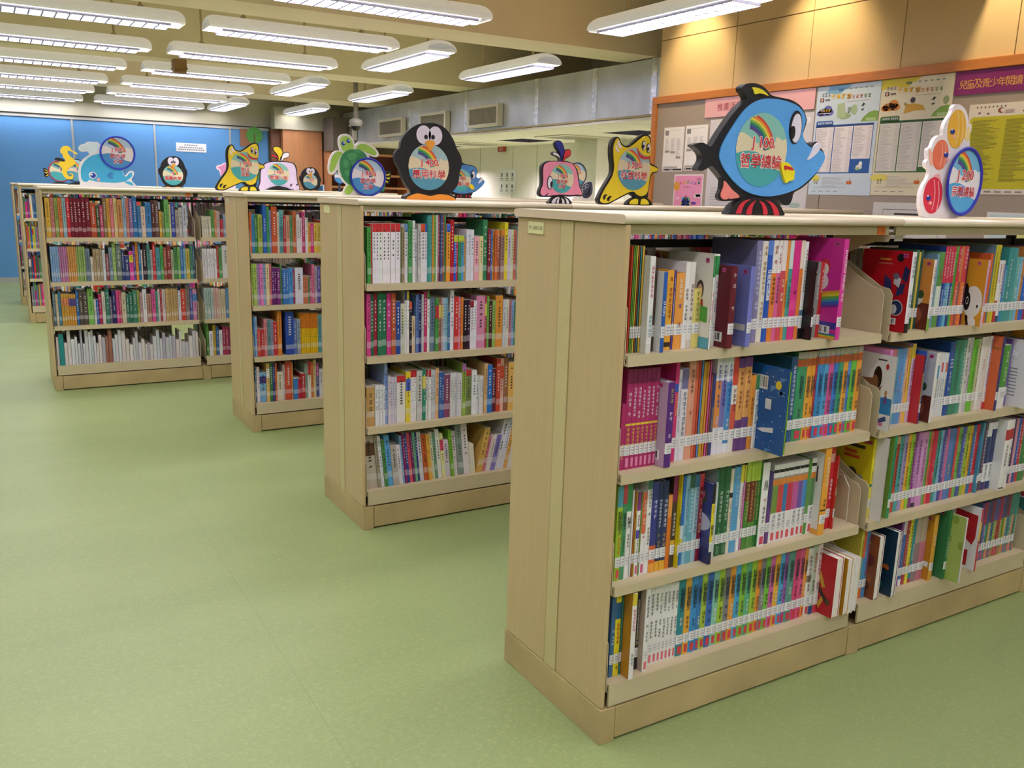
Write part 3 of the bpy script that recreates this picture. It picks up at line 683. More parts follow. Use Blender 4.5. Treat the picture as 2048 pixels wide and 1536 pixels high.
G = lambda s, b: 'books on the %s shelf, %s bay of the nearest bookcase' % (s, b)
# top shelf, left bay
shelf_books('''115:228:c8452e:n 128:228:6fa84a:d14 142:228:7fb04e 158:228:d9cf4e 172:228:a8522f 190:228:47868a 212:228:d9b548
262>308:318:eef0ea:m3f9ab0/.12/.4;md65a8a/.55/.9;c~dcdccf;bdfe0d8/0/.1;L~white_paperback_with_pink_and_blue_spine_title,_near_the_left_end_of_the_top_shelf
330:330:5d4c40 385>420:455:2e63b8:ce8e8e4;t23_Padre;v;Tf4f4f0;r.3/.8;L~white_book_with_a_bright_blue_spine,_left_part_of_the_top_shelf
475:440:f1b23e:mb03a2e/.35/.92;b3a2a1a/.04/.1 497:440:6b4f9a:me0d8f0/.3/.9 572:465:f2a64e:mf6efe0/.62/.93;m5f4fb0/.4/.6;ma0462e/.2/.36 612:370:f3f1ec:m6a5a58/.3/.7 657:370:efe9e2:m8a4a4a/.3/.75;b~d8cfc0/0/.1
720:612:ead97a:m8a8458/.35/.95 805>828:300:f2f3ee:c~efece0;agirl;b3f9a57/.76/.98;me06a9a/.3/.6;F4;L~white_picture_book_with_a_girl_on_its_cover,_top_shelf,_beside_the_maroon_book 858:300:f4f6f2:b3f9a57/.78/.98;m7a5ab0/.35/.7
965>1017:408:6c1e2c:c6c1e2c;me8d8d8/.72/.92;me8d8d8/.4/.52;abar;F6;L~maroon_book_with_a_pink_tag_on_the_top_shelf,_left_of_the_violet_book
1130>1168:408:7c82cc:c7c82cc;aplainbar;F6;L~violet-blue_book_with_a_barcode,_top_shelf,_right_of_the_maroon_book 1218:180:8a86b0:mdedcec/.3/.9 1266:185:eee8d8:mb08a3a/.2/.95 1312:180:2a5cc0:t中國神話故事;r.35/.78;Tf2f4fa;b5a86d8/.86/1
1355:178:ee8a3a:bf2ece6/.68/1;m3a3030/.35/.64;mb05a3a/.74/.95 1390:178:e56aa0:bf2ece6/.68/1;m3a2030/.35/.64;mb05a7a/.74/.95 1432:178:d8505e:bf0e4e0/.7/1;mf6e8c0/.35/.62 1456:180:ee9440:m5a3a20/.3/.6 1490:180:4fa39b:m2a4a48/.3/.62;bd8e4e0/.72/1 1550:180:e2348c:m7a1040/.42/.5;b~f04c9c/.3/.4 1582:180:ef8640:bf0e0d0/.72/1
1612:190:f1f0ee:m3a3a3a/.45/.92;b1d1d1d/0/.11;b5a7a9a/.2/.3 1690>1707:368:1d1d22:c1d1d22;me0e0e0/.4/.9;F6;L~black_book_third_from_the_bright_pink_hardback,_top_shelf 1737:368:9a9a98:mf0f0f0/.5/.9 1767:368:d2333a:mf6e0e0/.5/.9
1912>1952:168:df3a9d:tAMAZING!_MAGIC;v;r.5/.9;Tf8e8f4;ce0359f;arainbow;mf8e8f4/.34/.47;F7;L~bright_pink_hardback_with_a_rainbow_cover_at_the_end_of_the_top_shelf''',
    1230, 440, 4.3574, 95, 0, 0, .03, G('top', 'left'))
# top shelf, right bay
shelf_books('''835>877:325:eeeeec:cc01422;asatellite;m5a6a9a/.66/.95;m5f7fc0/.3/.48;b1a1a1c/0/.12;F9;L~red_book_with_satellites_on_its_cover_leaning_by_the_steel_divider,_top_shelf
905:305:3f6a4a:m9ab08a/.3/.9 925:325:d8c04a 950:305:2f5a50 1060>1088:402:f0eae4:ce39a4a;adog;F5;b~7ab04a/0/.2;mb06a4a/.4/.9;L~orange_and_green_book_with_black_silhouettes_on_its_cover,_top_shelf,_right_bay 1112:340:7aa6c0 1165:325:5f9a4e:bd8e4d0/.2/.55;mc83a4a/.55/.75
1190:268:2f4a98:bd5354f/.55/1;mf4e0e0/.6/.97;mf0f0f0/.22/.5 1217:268:3a7fc0:bd5354f/.55/1;mf4e0e0/.6/.97;mf0f0f0/.22/.5 1245:268:6bb7d0:bd5354f/.55/1;mf4e0e0/.6/.97;mf0f0f0/.22/.5 1272:268:2c4d94:bd5354f/.55/1;mf4e0e0/.6/.97;mf0f0f0/.22/.5 1298:268:5fae4a:m3a6a2a/.3/.9 1328:265:e0643c:bd5354f/.55/1;mf4e0e0/.6/.97;mf8e0c8/.22/.5 1352:265:a05a5a:bd8844f/.55/1 1395:265:ea7a3a:bd8484f/.55/1;mf4e0e0/.6/.97;mf8e0c8/.22/.5 1410:350:7a2050
1600>1622:405:e0b8d0:ce2a12f;apanda;mb05a8a/.3/.9;F5;L~orange_book_with_a_panda_face_on_its_cover,_top_shelf,_right_bay 1650:340:e06a3a 1666:252:6f8fa0 1692:252:cfc43c:m7a6a1a/.3/.95 1720:252:d8c838:m7a6a1a/.3/.95 1748:410:c23a3a:bf0f0ec/.35/1;mb03a3a/.6/.95 1778:410:e8e8e4:mc03a4a/.4/.95;b3a4a5a/0/.1 1802:455:3a8fc8:me8f0f8/.3/.9 1852:280:3f9a98:me0f0e8/.3/.9 1892:280:4f9f9f 1928:375:69b8b0:mf0f8f8/.3/.9 1952:375:7fc0e0:mf0f8f8/.3/.9 1976:270:c87f3f:me8e0a0/.3/.9 2022:265:2f6ac8:me0e8f8/.3/.9 2046:300:a03050 2075:285:5080b0 2100:290:d8d0c0 2130:300:6f9a5a 2158:290:c8504a''',
    1640, 440, 5.0196, 690, 0, 1, .03, G('top', 'right'))
# second shelf, left bay
shelf_books('100:470:b8336f:me8d060/.1/.4 ' + ' '.join('%d:%d:b92f6e:b8a2a5a/.86/1;mf4eaf0/.50/.82;be8cf3a/.44/.462;me2c83a/.2/.42;pe890b8' % (e, t) for e, t in zip((146, 181, 218, 251, 286, 321, 353), (196, 195, 193, 190, 187, 184, 181)))
    + ''' 418>473:298:5c2a83:cc9aecb;abar;mc8b060/.75/.93;mf0e8f4/.48/.66;me0d0f0/.32/.4;F6;L~thick_purple_book_with_a_pale_lilac_cover,_second_shelf,_right_of_the_magenta_series 503:135:d93a7a:b3a5ab8/.7/.78;mf0c040/.45/.68 525:200:e8e4ec:m6a6a8a/.3/.9 575:190:e6e2ea:b7a74a0/.78/1;m5a5a6a/.25/.75
630:132:e2a286:m7a3a2a/.62/.92;mb04a3a/.4/.5;d17 652:135:d9674a 672:130:c84a3c 690:130:5b8fd0 715:138:c79a35 735:138:dc8a3c 753:132:d8589a 765:240:c86a50 792:240:3a3f7a:mc8b060/.25/.6
835:100:e8e6ee:be8944a/.28/.76;m2a4fa0/.45/.92;md0d0e8/.2/.4 876:100:e8e6ee:b7a76b8/.28/.76;m2a3f98/.45/.92 920:92:eaeef2:b4f90cc/.1/.74;m2a5fb0/.4/.92;mf0f4f8/.12/.36 962:92:eae4da:bd8503c/.7/1;bd8604a/.2/.5;m8a3a2a/.4/.66 1014:112:6f4583:be8a860/.34/.9;m8a4f30/.4/.86;a;c8a5a98 1068:102:744a88:be8a860/.36/.9;m8a4f30/.42/.86 1107:245:e89a3c:m7a4a1a/.4/.7 1136:240:f0f0ea:b3f8a5a/.8/1;m4a7ab0/.3/.78
1345>1358:205:2a6cb4:c1d5fa6;aspace;n;F9;L~blue_space_book_jutting_out_in_the_middle_of_the_second_shelf 1372:225:8fc23c:f8;n 1420:100:2f5f90:me0e8f0/.3/.9 '''
    + ser((1497, 1531, 1564, 1580, 1631, 1668, 1708, 1745, 1784, 1820, 1841, 1885, 1925), (64, 16), '3f9a6a f0ae3c f0a43c d83a5a 3f8fd0 55a8d8 d85a9a 3f7fd0 3fa07a f0a83c 5a8fd8 6abf4a f0a43c'.split(), 'bb9b4a6/.93/1;bc8653c/.84/.92;t科學發明王;r.48/.74;T26344a;m3a4a5a/.24/.42;pd8405a'),
    1220, 690, 3.9385, 68, 1, 0, .03, G('second', 'left'))
# second shelf, right bay
shelf_books('''530>592:395:f0efec:cf0f0ee;achildren;n;e;f5.5;L~white_board_book_with_children_on_its_cover_hanging_over_the_shelf_edge,_second_shelf
645:315:d98abf:b4a4a9a/.66/.8;mf6e8f2/.68/.79;m5a2a5a/.26/.62;pf0d8e8;f3;L~pink_hardback_right_of_the_white_board_book,_second_shelf,_right_bay 690:305:e08a98:m9a4a5a/.4/.9 722:305:6aa8cc:m3a6a8a/.4/.9 757:300:5f97d0:md08a5a/.4/.7 790:295:6a9fd8:md8e8f8/.4/.9 818:290:f0b88a:mc8704a/.4/.9 840:285:f2c83c:m8a6a1a/.4/.9 875:250:d8b8d8:m7a4a8a/.3/.8;be8d040/.82/1
925:380:c82a3a:be8dc3c/.24/.75;m3a6a2a/.3/.7;b1a1a1a/.76/.98;tQA;v;r.8/.93;Tf4f4f4;F3;f3 968:330:2a62d8:me8ecf8/.3/.9;f3 1085>1112:340:e8e6e0:cc9c9cf;adog;F5;L~book_with_a_white_dog_on_its_cover,_second_shelf,_right_bay 1135:335:e8e6e0:m6a6a6a/.3/.6;b4fa0c8/.6/.8 1155:335:dfe3e6:m6a7a8a/.3/.6 1175:338:e8e6e0:m8a6a6a/.3/.6;bd8606a/.7/.85 1195:338:d8e4ea:m6a7a8a/.3/.6 1217:340:e8e6e0:m6a6a6a/.3/.6;bd8806a/.7/.85
1272:228:2a55a0:t101;v;r.62/.8;Te0e8f4;md0d8ec/.3/.6 1340:212:3a8a6a:c2f7a5a;m2a5a48/.3/.9 1385:212:4f9a80:md8e8e0/.3/.9 1420:190:d8d8d0:m6a6a5a/.3/.9 1447:185:cdc4cc:m7a5a6a/.3/.9 1505:205:6fbf3f:m4a8a2a/.3/.9;d17 1532:200:c9c8a0:m7a7a4a/.3/.95 1612:180:e8e4dc:mc8a0a0/.5/.7;d17 1640:172:e8e8e8:m6a5ab0/.3/.95;bd0404a/0/.1
1735>1762:182:34397a:ce06a3a;aportrait;F4;L~orange_book_with_a_round_portrait_on_its_cover,_second_shelf,_right_bay 1832:262:f2f2ee:b4f9a3c/.34/1;mf0f8e0/.4/.9;F3;f2 1852:208:7a5ab0 2048>2075:232:f0f0f0:cf0f0f2;adoodle;F6;L~white_book_with_small_doodles_on_its_cover_at_the_right_edge,_second_shelf 2110:230:d8a03a 2140:225:4a90b8 2170:235:c85a4a''',
    1640, 640, 5.0196, 500, 1, 1, .03, G('second', 'right'))
# third shelf, left bay
shelf_books('''108:365:a6cc3c:t科學發明王;r.5/.74;T33402a;b5ab0c8/.78/1;md86030/.26/.46;pd8505a 140:352:4f9a6a:t科學發明王;r.5/.74;T26402f;bd0505a/.8/1;m3a5a3a/.26/.46 176:352:eeeeea:b3f9a58/.72/1;t科學大;r.5/.7;T2a2a2a;m3a3a3a/.3/.48 196:400:e8e8e4
208:408:e0803a 218:408:e8c040 246:408:f2f2ee:b8a3a8a/.78/1;b5a4fb0/.45/.55;m7a2a2a/.56/.76;m3a3a3a/.24/.44;pe06090 258:408:8ab04a 292:408:f2f2ee:be0704a/.5/1;md8e8d0/.6/.9;mc83a4a/.4/.48;pe06090 328:315:f2f2ee:m4a5a4a/.6/.9;b3f7a6a/.9/1;m8a6a3a/.28/.5
378:330:3a3f8a:be06a30/0/.3;mdfe3f4/.42/.8;bf0a840/.0/.1 412:325:2c3a66:mdfe3f0/.45/.8;mc8a860/.25/.42;be8b030/0/.11 456:325:2c3a66:mdfe3f0/.45/.8;mc8a860/.25/.42;be8b030/0/.11
488:432:e07a28:n;bf0a050/.7/1 525:282:4a3a30:mf0ece0/.3/.6;b8a2a5a/.72/1;be0b040/.22/.3 560:252:f0d820:t放大郎的生活科學;r.3/.72;T3a3620;mc86030/.76/.97;f1 585:290:2f74c8:bd8e8f0/.3/.45;be0d030/.24/.3 615:282:8fc4d8:m4a6a78/.3/.85 652:282:6ab0c0:me8f0f4/.3/.85;b3a6a50/.86/1 690:278:a8c8d8:m5a6a7a/.3/.85;b4a7a9a/.86/1 722:268:8a1f3f:md8c0a0/.3/.8;bd0404a/.85/1
790>815:350:26264a:c3a3f86;aplant;be8dc30/.26/.76;t植物自然;r.3/.56;T2a2a1c;mc86a30/.58/.74;b1c1c1e/.78/1;F4;f3;L~dark_book_with_a_yellow_spine_panel_in_the_middle_of_the_third_shelf 835:240:d8e0e0:b3f7a6a/.86/1 880:205:2f6a45:md8ecd8/.36/.72;m7ac08a/.2/.32;p5a8a68 926:198:2f6a45:md8ecd8/.36/.72;m7ac08a/.2/.32;p5a8a68 950:232:e8e0c8:b2a2a2a/.66/.72;m8a6a5a/.3/.62
1002:218:5fa8d8:mb8d8ec/.5/.9;d17 1028:205:eef0f0:be8dc40/.8/1;mc05a8a/.35/.75 1046:205:d880b8:be8dc40/.82/1 1082:168:4f8a3a:bb8d850/.76/1;b6a3a28/.55/.76;md8b870/.3/.74 1112:162:7a2a28:bb8d850/.76/1;md8b870/.3/.74;b5f9a4a/0/.3 1132:160:6a4a28:bb8d850/.76/1;md8b870/.3/.74;b5f9a4a/0/.3 1156:156:2f7a3a:bb8d850/.76/1;md8b870/.3/.74
1168>1222:182:f2f2ee:c4f9a4a;t自然;r.68/.8;T3a4a3a;md86a9a/.5/.58;m3a3a3a/.25/.48;pd84a6a;F4;L~white_tall_book_with_a_green_cover_side,_third_shelf,_left_of_the_white_series 1256:262:6a3f86:b4a3a7a/.5/1 '''
    + ' '.join('%d:%d:f2f0ee:b%s/.38/.74;be08a3a/.74/.82;b9a9a9a/.82/.84;b2a2a2a/.9/.94;m5a5a6a/.18/.36;pe05a60' % (e, t, c) for e, t, c in zip((1300, 1342, 1372, 1415, 1456, 1490, 1522), (205, 198, 192, 184, 176, 170, 164), '7a9a4a d8484a 3f7fb8 d03a5a c85aa0 7a5ab0 4f8fd0'.split()))
    + ''' 1547:160:5f9a4a:d16 1582:152:f2f0ee:b5f8a5a/.38/.74;be08a3a/.74/.82;b2a2a2a/.9/.94;m5a5a6a/.18/.36;pe05a60 1640>1686:70:f0a83c:cf0ac40;ahandwrite;m3a3020/.3/.42;mf0f0e0/.55/.9;b5a3a20/.28/.3;F5;L~orange_framed_white_book_with_brush_drawing,_third_shelf,_left_of_two_red_books 1722:52:d02a3a:mf4e8e8/.3/.6;be8b0a0/.8/.9;b~c82030/.0/.1 1757:140:d8382f:t有趣的科學;r.42/.62;Te8d8a8;mf4e8e8/.68/.9;f1;L~red_book_with_a_cream_vertical_title,_right_end_of_the_third_shelf,_left_bay''',
    1210, 880, 3.8642, 65, 2, 0, .03, G('third', 'left'))
# third shelf, right bay
shelf_books('''455>482:205:f0e030:ce0cc20;ayellowbox;mc8a020/.75/.95;m4a4428/.45/.6;b3f7a6a/.4/.44;F8;L~bright_yellow_book_leaning_at_the_steel_divider,_third_shelf,_right_bay 532:190:f1f0ee:t全世界孩子;r.58/.9;T2a2a2a;md84a6a/.24/.56;f4;L~tall_white_book_with_a_bold_black_title_beside_the_yellow_one,_third_shelf 572:265:f0a83c:b5ab0e0/.5/.98;m4a5a7a/.2/.4;f3
658>686:180:2f9a6a:c7fb050;abar;m1a4a34/.3/.9;F5;L~green_hardback_with_a_barcode,_third_shelf,_right_bay 722:180:c8503c:m5a2a1a/.3/.9;be8b080/.9/1 762:178:4fa8a8:m1a4a4a/.3/.9;d17 802:165:a89ac8:m4a3a6a/.3/.9 836:160:f0b83c:m6a4a1a/.3/.9 872:158:9acc3c:m3a5a1a/.3/.9 902:150:8a3a8a:me8c8e8/.3/.9 945:140:c88ac8:m6a2a6a/.4/.9;b3a2a3a/0/.06 1005:136:d89ad0:m6a3a6a/.3/.9;d17 1030:132:6fae5a:m2a4a1a/.3/.9 1056:130:e0705a:m6a2a1a/.3/.9 1100:126:d02a4a:me8a0a8/.3/.6 1132:124:3f9a8f:m1a4a44/.3/.9 1160:120:8ac0e0:m3a6a8a/.3/.9 1195:114:5a4fa0:md8c8e8/.3/.9 1217:110:d870a0 1260:104:5f80c0:me0c860/.3/.5 1286:100:4f80b8:m1a3a5a/.3/.9 1312:95:d84a4a:me8c8a0/.3/.6 1345:90:7ab85a:m2a4a1a/.3/.9 1386:84:4f5fa8:md0d8f0/.3/.9 1422:80:a8c040:m4a5a1a/.3/.9 1452:75:e0b83c:m6a4a1a/.3/.9 1486:70:3f70a8:md0d8f0/.3/.9 1518:65:d83a4a:m6a1a1a/.3/.9
1566:52:4f9ab8:f1;m2a4a5a/.3/.9 1602:50:5a4a60:md8c8d8/.3/.9 1645:48:f0f0ee:b2f3f6a/.4/.8;b4a3a7a/0/.12;m3a3a5a/.2/.38 1692:40:f0f0ee:b2f3a70/.4/.9;b2a3a7a/0/.12;m3a3a5a/.2/.38 1782>1832:20:f2f1ee:cf0efec;bb83038/.72/.87;m4a4a4a/.3/.65;b3a3a3a/.02/.04;F4;n 1862:14:f1f0ed:bb83038/.72/.87;m4a4a4a/.3/.65;f2 1886:10:4f3a6a 1912:5:e0a0b0 1940:0:2f5fb0:me0e8f8/.3/.9 1968:0:c83a4a:mf0d0d0/.3/.9 2030:-10:3f8a4a:me8e0a0/.3/.8''',
    1640, 840, 5.0196, 450, 2, 1, .03, G('third', 'right'))
# bottom shelf, left bay
KS = '2f8f98 f0b43c 3f98d8 3f7fc0 b0d048 3f6fc0 8fd0b8 a8d040 8a8a90 f0a43c 4fb0e0 8cc83c 5fb88a a8d040 f09a3c 8a8a94 7cc84a d86ab0 f0b43c 4fb0e8 9a5ab0 5f9a90 e04a80 e86090 f0a040'.split()
KE = (595, 637, 684, 713, 752, 796, 836, 878, 916, 955, 993, 1033, 1071, 1112, 1141, 1173, 1208, 1241, 1278, 1312, 1336, 1385, 1422, 1457, 1479)
shelf_books('''90:470:3f6fa0:me0e8f0/.3/.6 130:440:f0e030:md84a3a/.3/.65;b2a6a9a/.7/.9;m2a2a2a/.06/.12 148:460:3f8a80 205>240:425:f3f2ee:cc78c2c;be0cc40/.86/1;md85a8a/.55/.82;m3a3a3a/.14/.3;F5;L~orange-sided_white_book_near_the_left_end_of_the_bottom_shelf 268:420:2f2a34:mf0e8d0/.3/.9;me0c060/.3/.5
303>337:388:f3f2ee:cd8cfc0;m3a4a5a/.62/.9;m4a4a4a/.3/.56;pe0707a;F4 '''
    + ' '.join('%d:%d:f3f2ee:m3a4a5a/.62/.9;m4a4a4a/.3/.56;pe0707a' % (e, t) for e, t in zip((370, 402, 430, 460, 487, 515, 543), (384, 379, 374, 369, 364, 360, 355))) + ' '
    + ' '.join('%d:%d:%s:t科學實驗王;r.58/.88;T20303c;m%s/.3/.5;pd8404a;b%s/.9/1' % (e, 335-(e-560)*.245, c, ('e8ecd8' if i % 3 == 0 else '6a3a2a' if i % 3 == 1 else '2a3a5a'), c) for i, (e, c) in enumerate(zip(KE, KS)))
    + ''' 1516:108:e8e4dc:m4a4a4a/.3/.95;b8a7a6a/.5/.6;pd84a4a 1549:92:b8c8b0:mc84a4a/.6/.9;m3a5a3a/.3/.5;b2f4f8a/0/.12 1581:80:e8dcd8:mb83a4a/.5/.95;m4a4a4a/.3/.45;bd03a4a/0/.12
1690>1742:178:efece6:cc4232c;abee;e;F11;L~red_board_book_with_a_bee_on_its_cover,_fore-edge_out,_bottom_shelf 1772>1812:182:efece6:cd6a02a;aant;e;f5.5;L~yellow_board_book_beside_the_red_one,_pages_outward,_bottom_shelf 1838:180:efece6:ce6e4e2;e;f5.5;L~white_board_book_right_of_the_yellow_one,_pages_outward,_bottom_shelf 1866:180:efece6:ce6e4e2;e;f5.2;L~last_white_board_book_at_the_right_end_of_the_bottom_shelf,_left_bay''',
    1200, 1070, 3.6571, 60, 3, 0, .03, G('bottom', 'left'))
# bottom shelf, right bay
RS = '4f6fa0 7a6ab0 3f9a80 c8a860 4f7aa8 8ab048 b8543a a85038 7aa848 c8b050 4f90a8 5f9a8a c89a78 3f8a7a'.split()
shelf_books('''525:480:d8cc50:m5a7a3a/.3/.9 548:485:e06a3a:b4fa0c8/.2/.6 582:470:4f90c8:mc83a4a/.3/.9;d16
665>712:530:ecebe6:c8a4a2c;aforest;e;F8;L~brown_forest-covered_board_book_with_white_page_edges,_bottom_shelf,_right_bay 825>862:492:e9ece8:c1d4058;anight;e;F7;L~dark_blue_board_book_with_white_page_edges,_bottom_shelf,_right_bay 886:410:8a4a90:me8d0e8/.3/.9 915:400:e8e8ec:b3f70b0/.1/.8;md84a6a/.8/.97 946:390:b03a3a:me8d0a0/.3/.9 976:370:e8dc40:m3a3a2a/.5/.95;md86a3a/.24/.4 1002:370:2f8f98:me0f0f0/.3/.6;bb83a4a/0/.06
1052:360:9a7f88:bb8a898/.6/1 1106:345:c8788a:bb8a890/.6/1;d16 1160>1197:340:d8a03a:cc88a20;aplainbar;mf0e8d0/.5/.7;F4;L~golden_book_with_a_barcode_on_its_side,_bottom_shelf,_right_bay
1290>1316:300:2f7a45:c3f8450;mf0f4f0/.3/.62;atag;F9;L~dark_green_tall_book_jutting_out,_bottom_shelf,_right_bay 1390>1424:378:f0eeea:cb0c868;alime;e;f8;F10;L~lime_green_board_book_with_white_page_edges_beside_the_green_one,_bottom_shelf 1455:378:f0eeea:cf0eee6;e;f8 1583>1600:288:c83a4a:cf0f0f2;aredblock;b~f0c84a/.5/.8;n;F9;L~white_book_with_red_blocks_and_barcode,_bottom_shelf,_right_bay '''
    + ' '.join('%g:%g:%s:b%s/.62/1;m%s/.2/.6;p%s' % (1630+i*23.5, 235-i*9, c, ('7a3f7a', 'b03050', '3f4f8a', '5a3a6a', '8a2f4a', '4a5fa0')[i % 6] if i < 11 else '3f8a80', 'f0e8d8' if i % 2 else '5a3a2a', 'd86a80') for i, c in enumerate(RS)),
    1600, 960, 4.5714, 500, 3, 1, .03, G('bottom', 'right'))
print('BOOKS', BK['n'])
# wire bookend in the gap of the third shelf and one on the bottom shelf
WIRE = mat('white_wire', 'd8d4c6', .4, noise=.02, metal=.2)
for (u, sh, lb) in ((1686, 2, 'thin white wire bookend behind the red books at the divider, third shelf'), (1648, 3, 'thin white wire bookend above the board books, bottom shelf')):
    z = SZ[sh]; x = min(xu(u, .05, z+.1), .885); t = tag(empty('wire_bookend', (x, 0, z)), lb, 'bookend')
    b = MB(); pts = [(.004, .03, .0), (0, .03, .11), (-.002, .05, .14), (-.004, .14, .14), (-.004, .16, .11), (0, .16, 0)]
    for p_, q_ in zip(pts, pts[1:]): b.tube(p_, q_, .0016, 6)
    b.build('wire', WIRE, t)
# ---------------------------------------------------------------- all remaining books of the other bookcases: one mass
SM = MB()
def mixc(h): return ''.join('%02x' % int(.5*int(h[i:i+2], 16)+.5*q) for i, q in zip((0, 2, 4), (226, 225, 222)))
def sbook(ox, oy, x0, x1, ys, z, h, col, flip=False, k=0, top='d8d2c4', sticker=True, band=None, rnd=random, d=.15):
    """one plain book of the mass; ys is the depth of its spine from the front edge"""
    pts = MB(); i = len(SM.v); hx = k
    zj = rnd.uniform(-.004, .004); zs = [0, .034+zj, .058+zj, h*.62, h*.86, h] if h > .11 else [0, h]
    cs = [col, mixc(col) if sticker else col, col, band[1] if band and band[0] < 2 else col, band[1] if band and band[0] != 1 else col]
    def T(x, y, zz):
        X = x+hx*zz; return (ox+X, oy+(y if not flip else CD-y), z+zz)
    def q(a, b_, c, e, cc): SM.quad(*([a, b_, c, e] if not flip else [e, c, b_, a]), cc)
    for j in range(len(zs)-1): q(T(x0, ys, zs[j]), T(x1, ys, zs[j]), T(x1, ys, zs[j+1]), T(x0, ys, zs[j+1]), cs[j])
    q(T(x0, ys, h), T(x1, ys, h), T(x1, ys+d, h), T(x0, ys+d, h), top)
    q(T(x0, ys+d, 0), T(x0, ys, 0), T(x0, ys, h), T(x0, ys+d, h), col)
    q(T(x1, ys, 0), T(x1, ys+d, 0), T(x1, ys+d, h), T(x1, ys, h), col)
    q(T(x1, ys+d, 0), T(x0, ys+d, 0), T(x0, ys+d, h), T(x1, ys+d, h), 'd8d2c4')
    if sticker and h > .13 and x1-x0 > .006 and oy < 6:
        x0, x1 = x0+.0, x1; n = 9; cx = (x0+x1)/2; tc = '3a3430' if lum(col) > .2 else 'e8e4dc'
        for j in range(n):
            if rnd.random() < .15: continue
            zz = h*(.4+.058*j); e = (x1-x0)*.2*rnd.uniform(.6, 1); s_ = min(h*.03, (x1-x0)*.6)
            q(T(cx-e, ys-.0008, zz), T(cx+e, ys-.0008, zz), T(cx+e, ys-.0008, zz+s_*.3), T(cx-e, ys-.0008, zz+s_*.3), tc); q(T(cx-e*.4, ys-.0008, zz+s_*.4), T(cx+e*.9, ys-.0008, zz+s_*.4), T(cx+e*.9, ys-.0008, zz+s_), T(cx-e*.4, ys-.0008, zz+s_), tc)
PALB = 'c8452e 6fa84a d9cf4e 47868a d9b548 eef0ea 2e63b8 f1b23e 6b4f9a f2a64e f3f1ec efe9e2 7c82cc e56aa0 d8505e 4fa39b e2348c 9a9a98 d2333a 5f9a4e 7aa6c0 3f6a4a a05a5a 6f8fa0 e8e4dc 8a4a90 b8543a d8c8b0 3f70b0 f0f0ec'.split()
def fill(k, bay, sh, xs_, xe, rnd, flip=False, hr=(.17, .235), pal=PALB, ys=.03, lean=0, sticker=True):
    ox, oy, _ = CASES[k]; x = xs_; hb = rnd.uniform(*hr); hm = (1.226-SZ[0] if sh == 0 else SZ[sh-1]-.03-SZ[sh]); run = 0; c = rnd.choice(pal)
    while x < xe-.012:
        if run <= 0: run = rnd.choice((1, 1, 1, 2, 3, 6)); hb = rnd.uniform(*hr); w_ = rnd.uniform(.006, .019); c0 = rnd.choice(pal)
        run -= 1; c = c0 if rnd.random() < .5 else rnd.choice(pal); w_ = min(w_, xe-x)
        sbook(ox, oy, x+.0009, x+w_-.0009, ys+rnd.uniform(-.008, .014), SZ[sh]+.0005, min(hb+rnd.uniform(-.006, .006), hm), c, flip, lean, sticker=sticker, rnd=rnd, band=(rnd.choice((0, 1, 2)), rnd.choice(pal)) if rnd.random() < .3 else None); x += w_
def traced(k, bay, sh, x0z, y0z, sc, start, spec, ys=.03, sticker=True, lean=0, seed=1):
    """books placed by the widths and heights read off the photo: right edge:top:colour[:band colour at the head]"""
    ox, oy, _ = CASES[k]; rnd = random.Random(seed); z = SZ[sh]; x = bay_x(bay)[0]+.002; xe = bay_x(bay)[1]-.002; last = start; hm = (1.226-SZ[0] if sh == 0 else SZ[sh-1]-.03-z); pt = None
    x = max(x, xu(x0z+start/sc, oy+ys, z)-ox)
    for tok in spec.split():
        p = tok.split(':'); u = float(p[0]); top = float(p[1]) if p[1] else pt; pt = top; xb = min(xu(x0z+u/sc, oy+ys, z)-ox, xe)
        if xb-x > .003:
            if p[2] != '-':
                h = max(.1, min(hit(x0z+(u+last)/2/sc, y0z+top/sc, 1, oy+ys).z-z, hm)); jit = rnd.uniform(-.006, .004)
                g_ = .0004 if oy < 4 else .0011
                sbook(ox, oy, x+g_, xb-g_, ys+jit, z+.0005, h, p[2], sticker=sticker, rnd=rnd, band=(0 if len(p) < 5 else int(p[4]), p[3]) if len(p) > 3 else None, k=lean)
            x = xb
        last = u
    return x
rb = 'd03a3a'
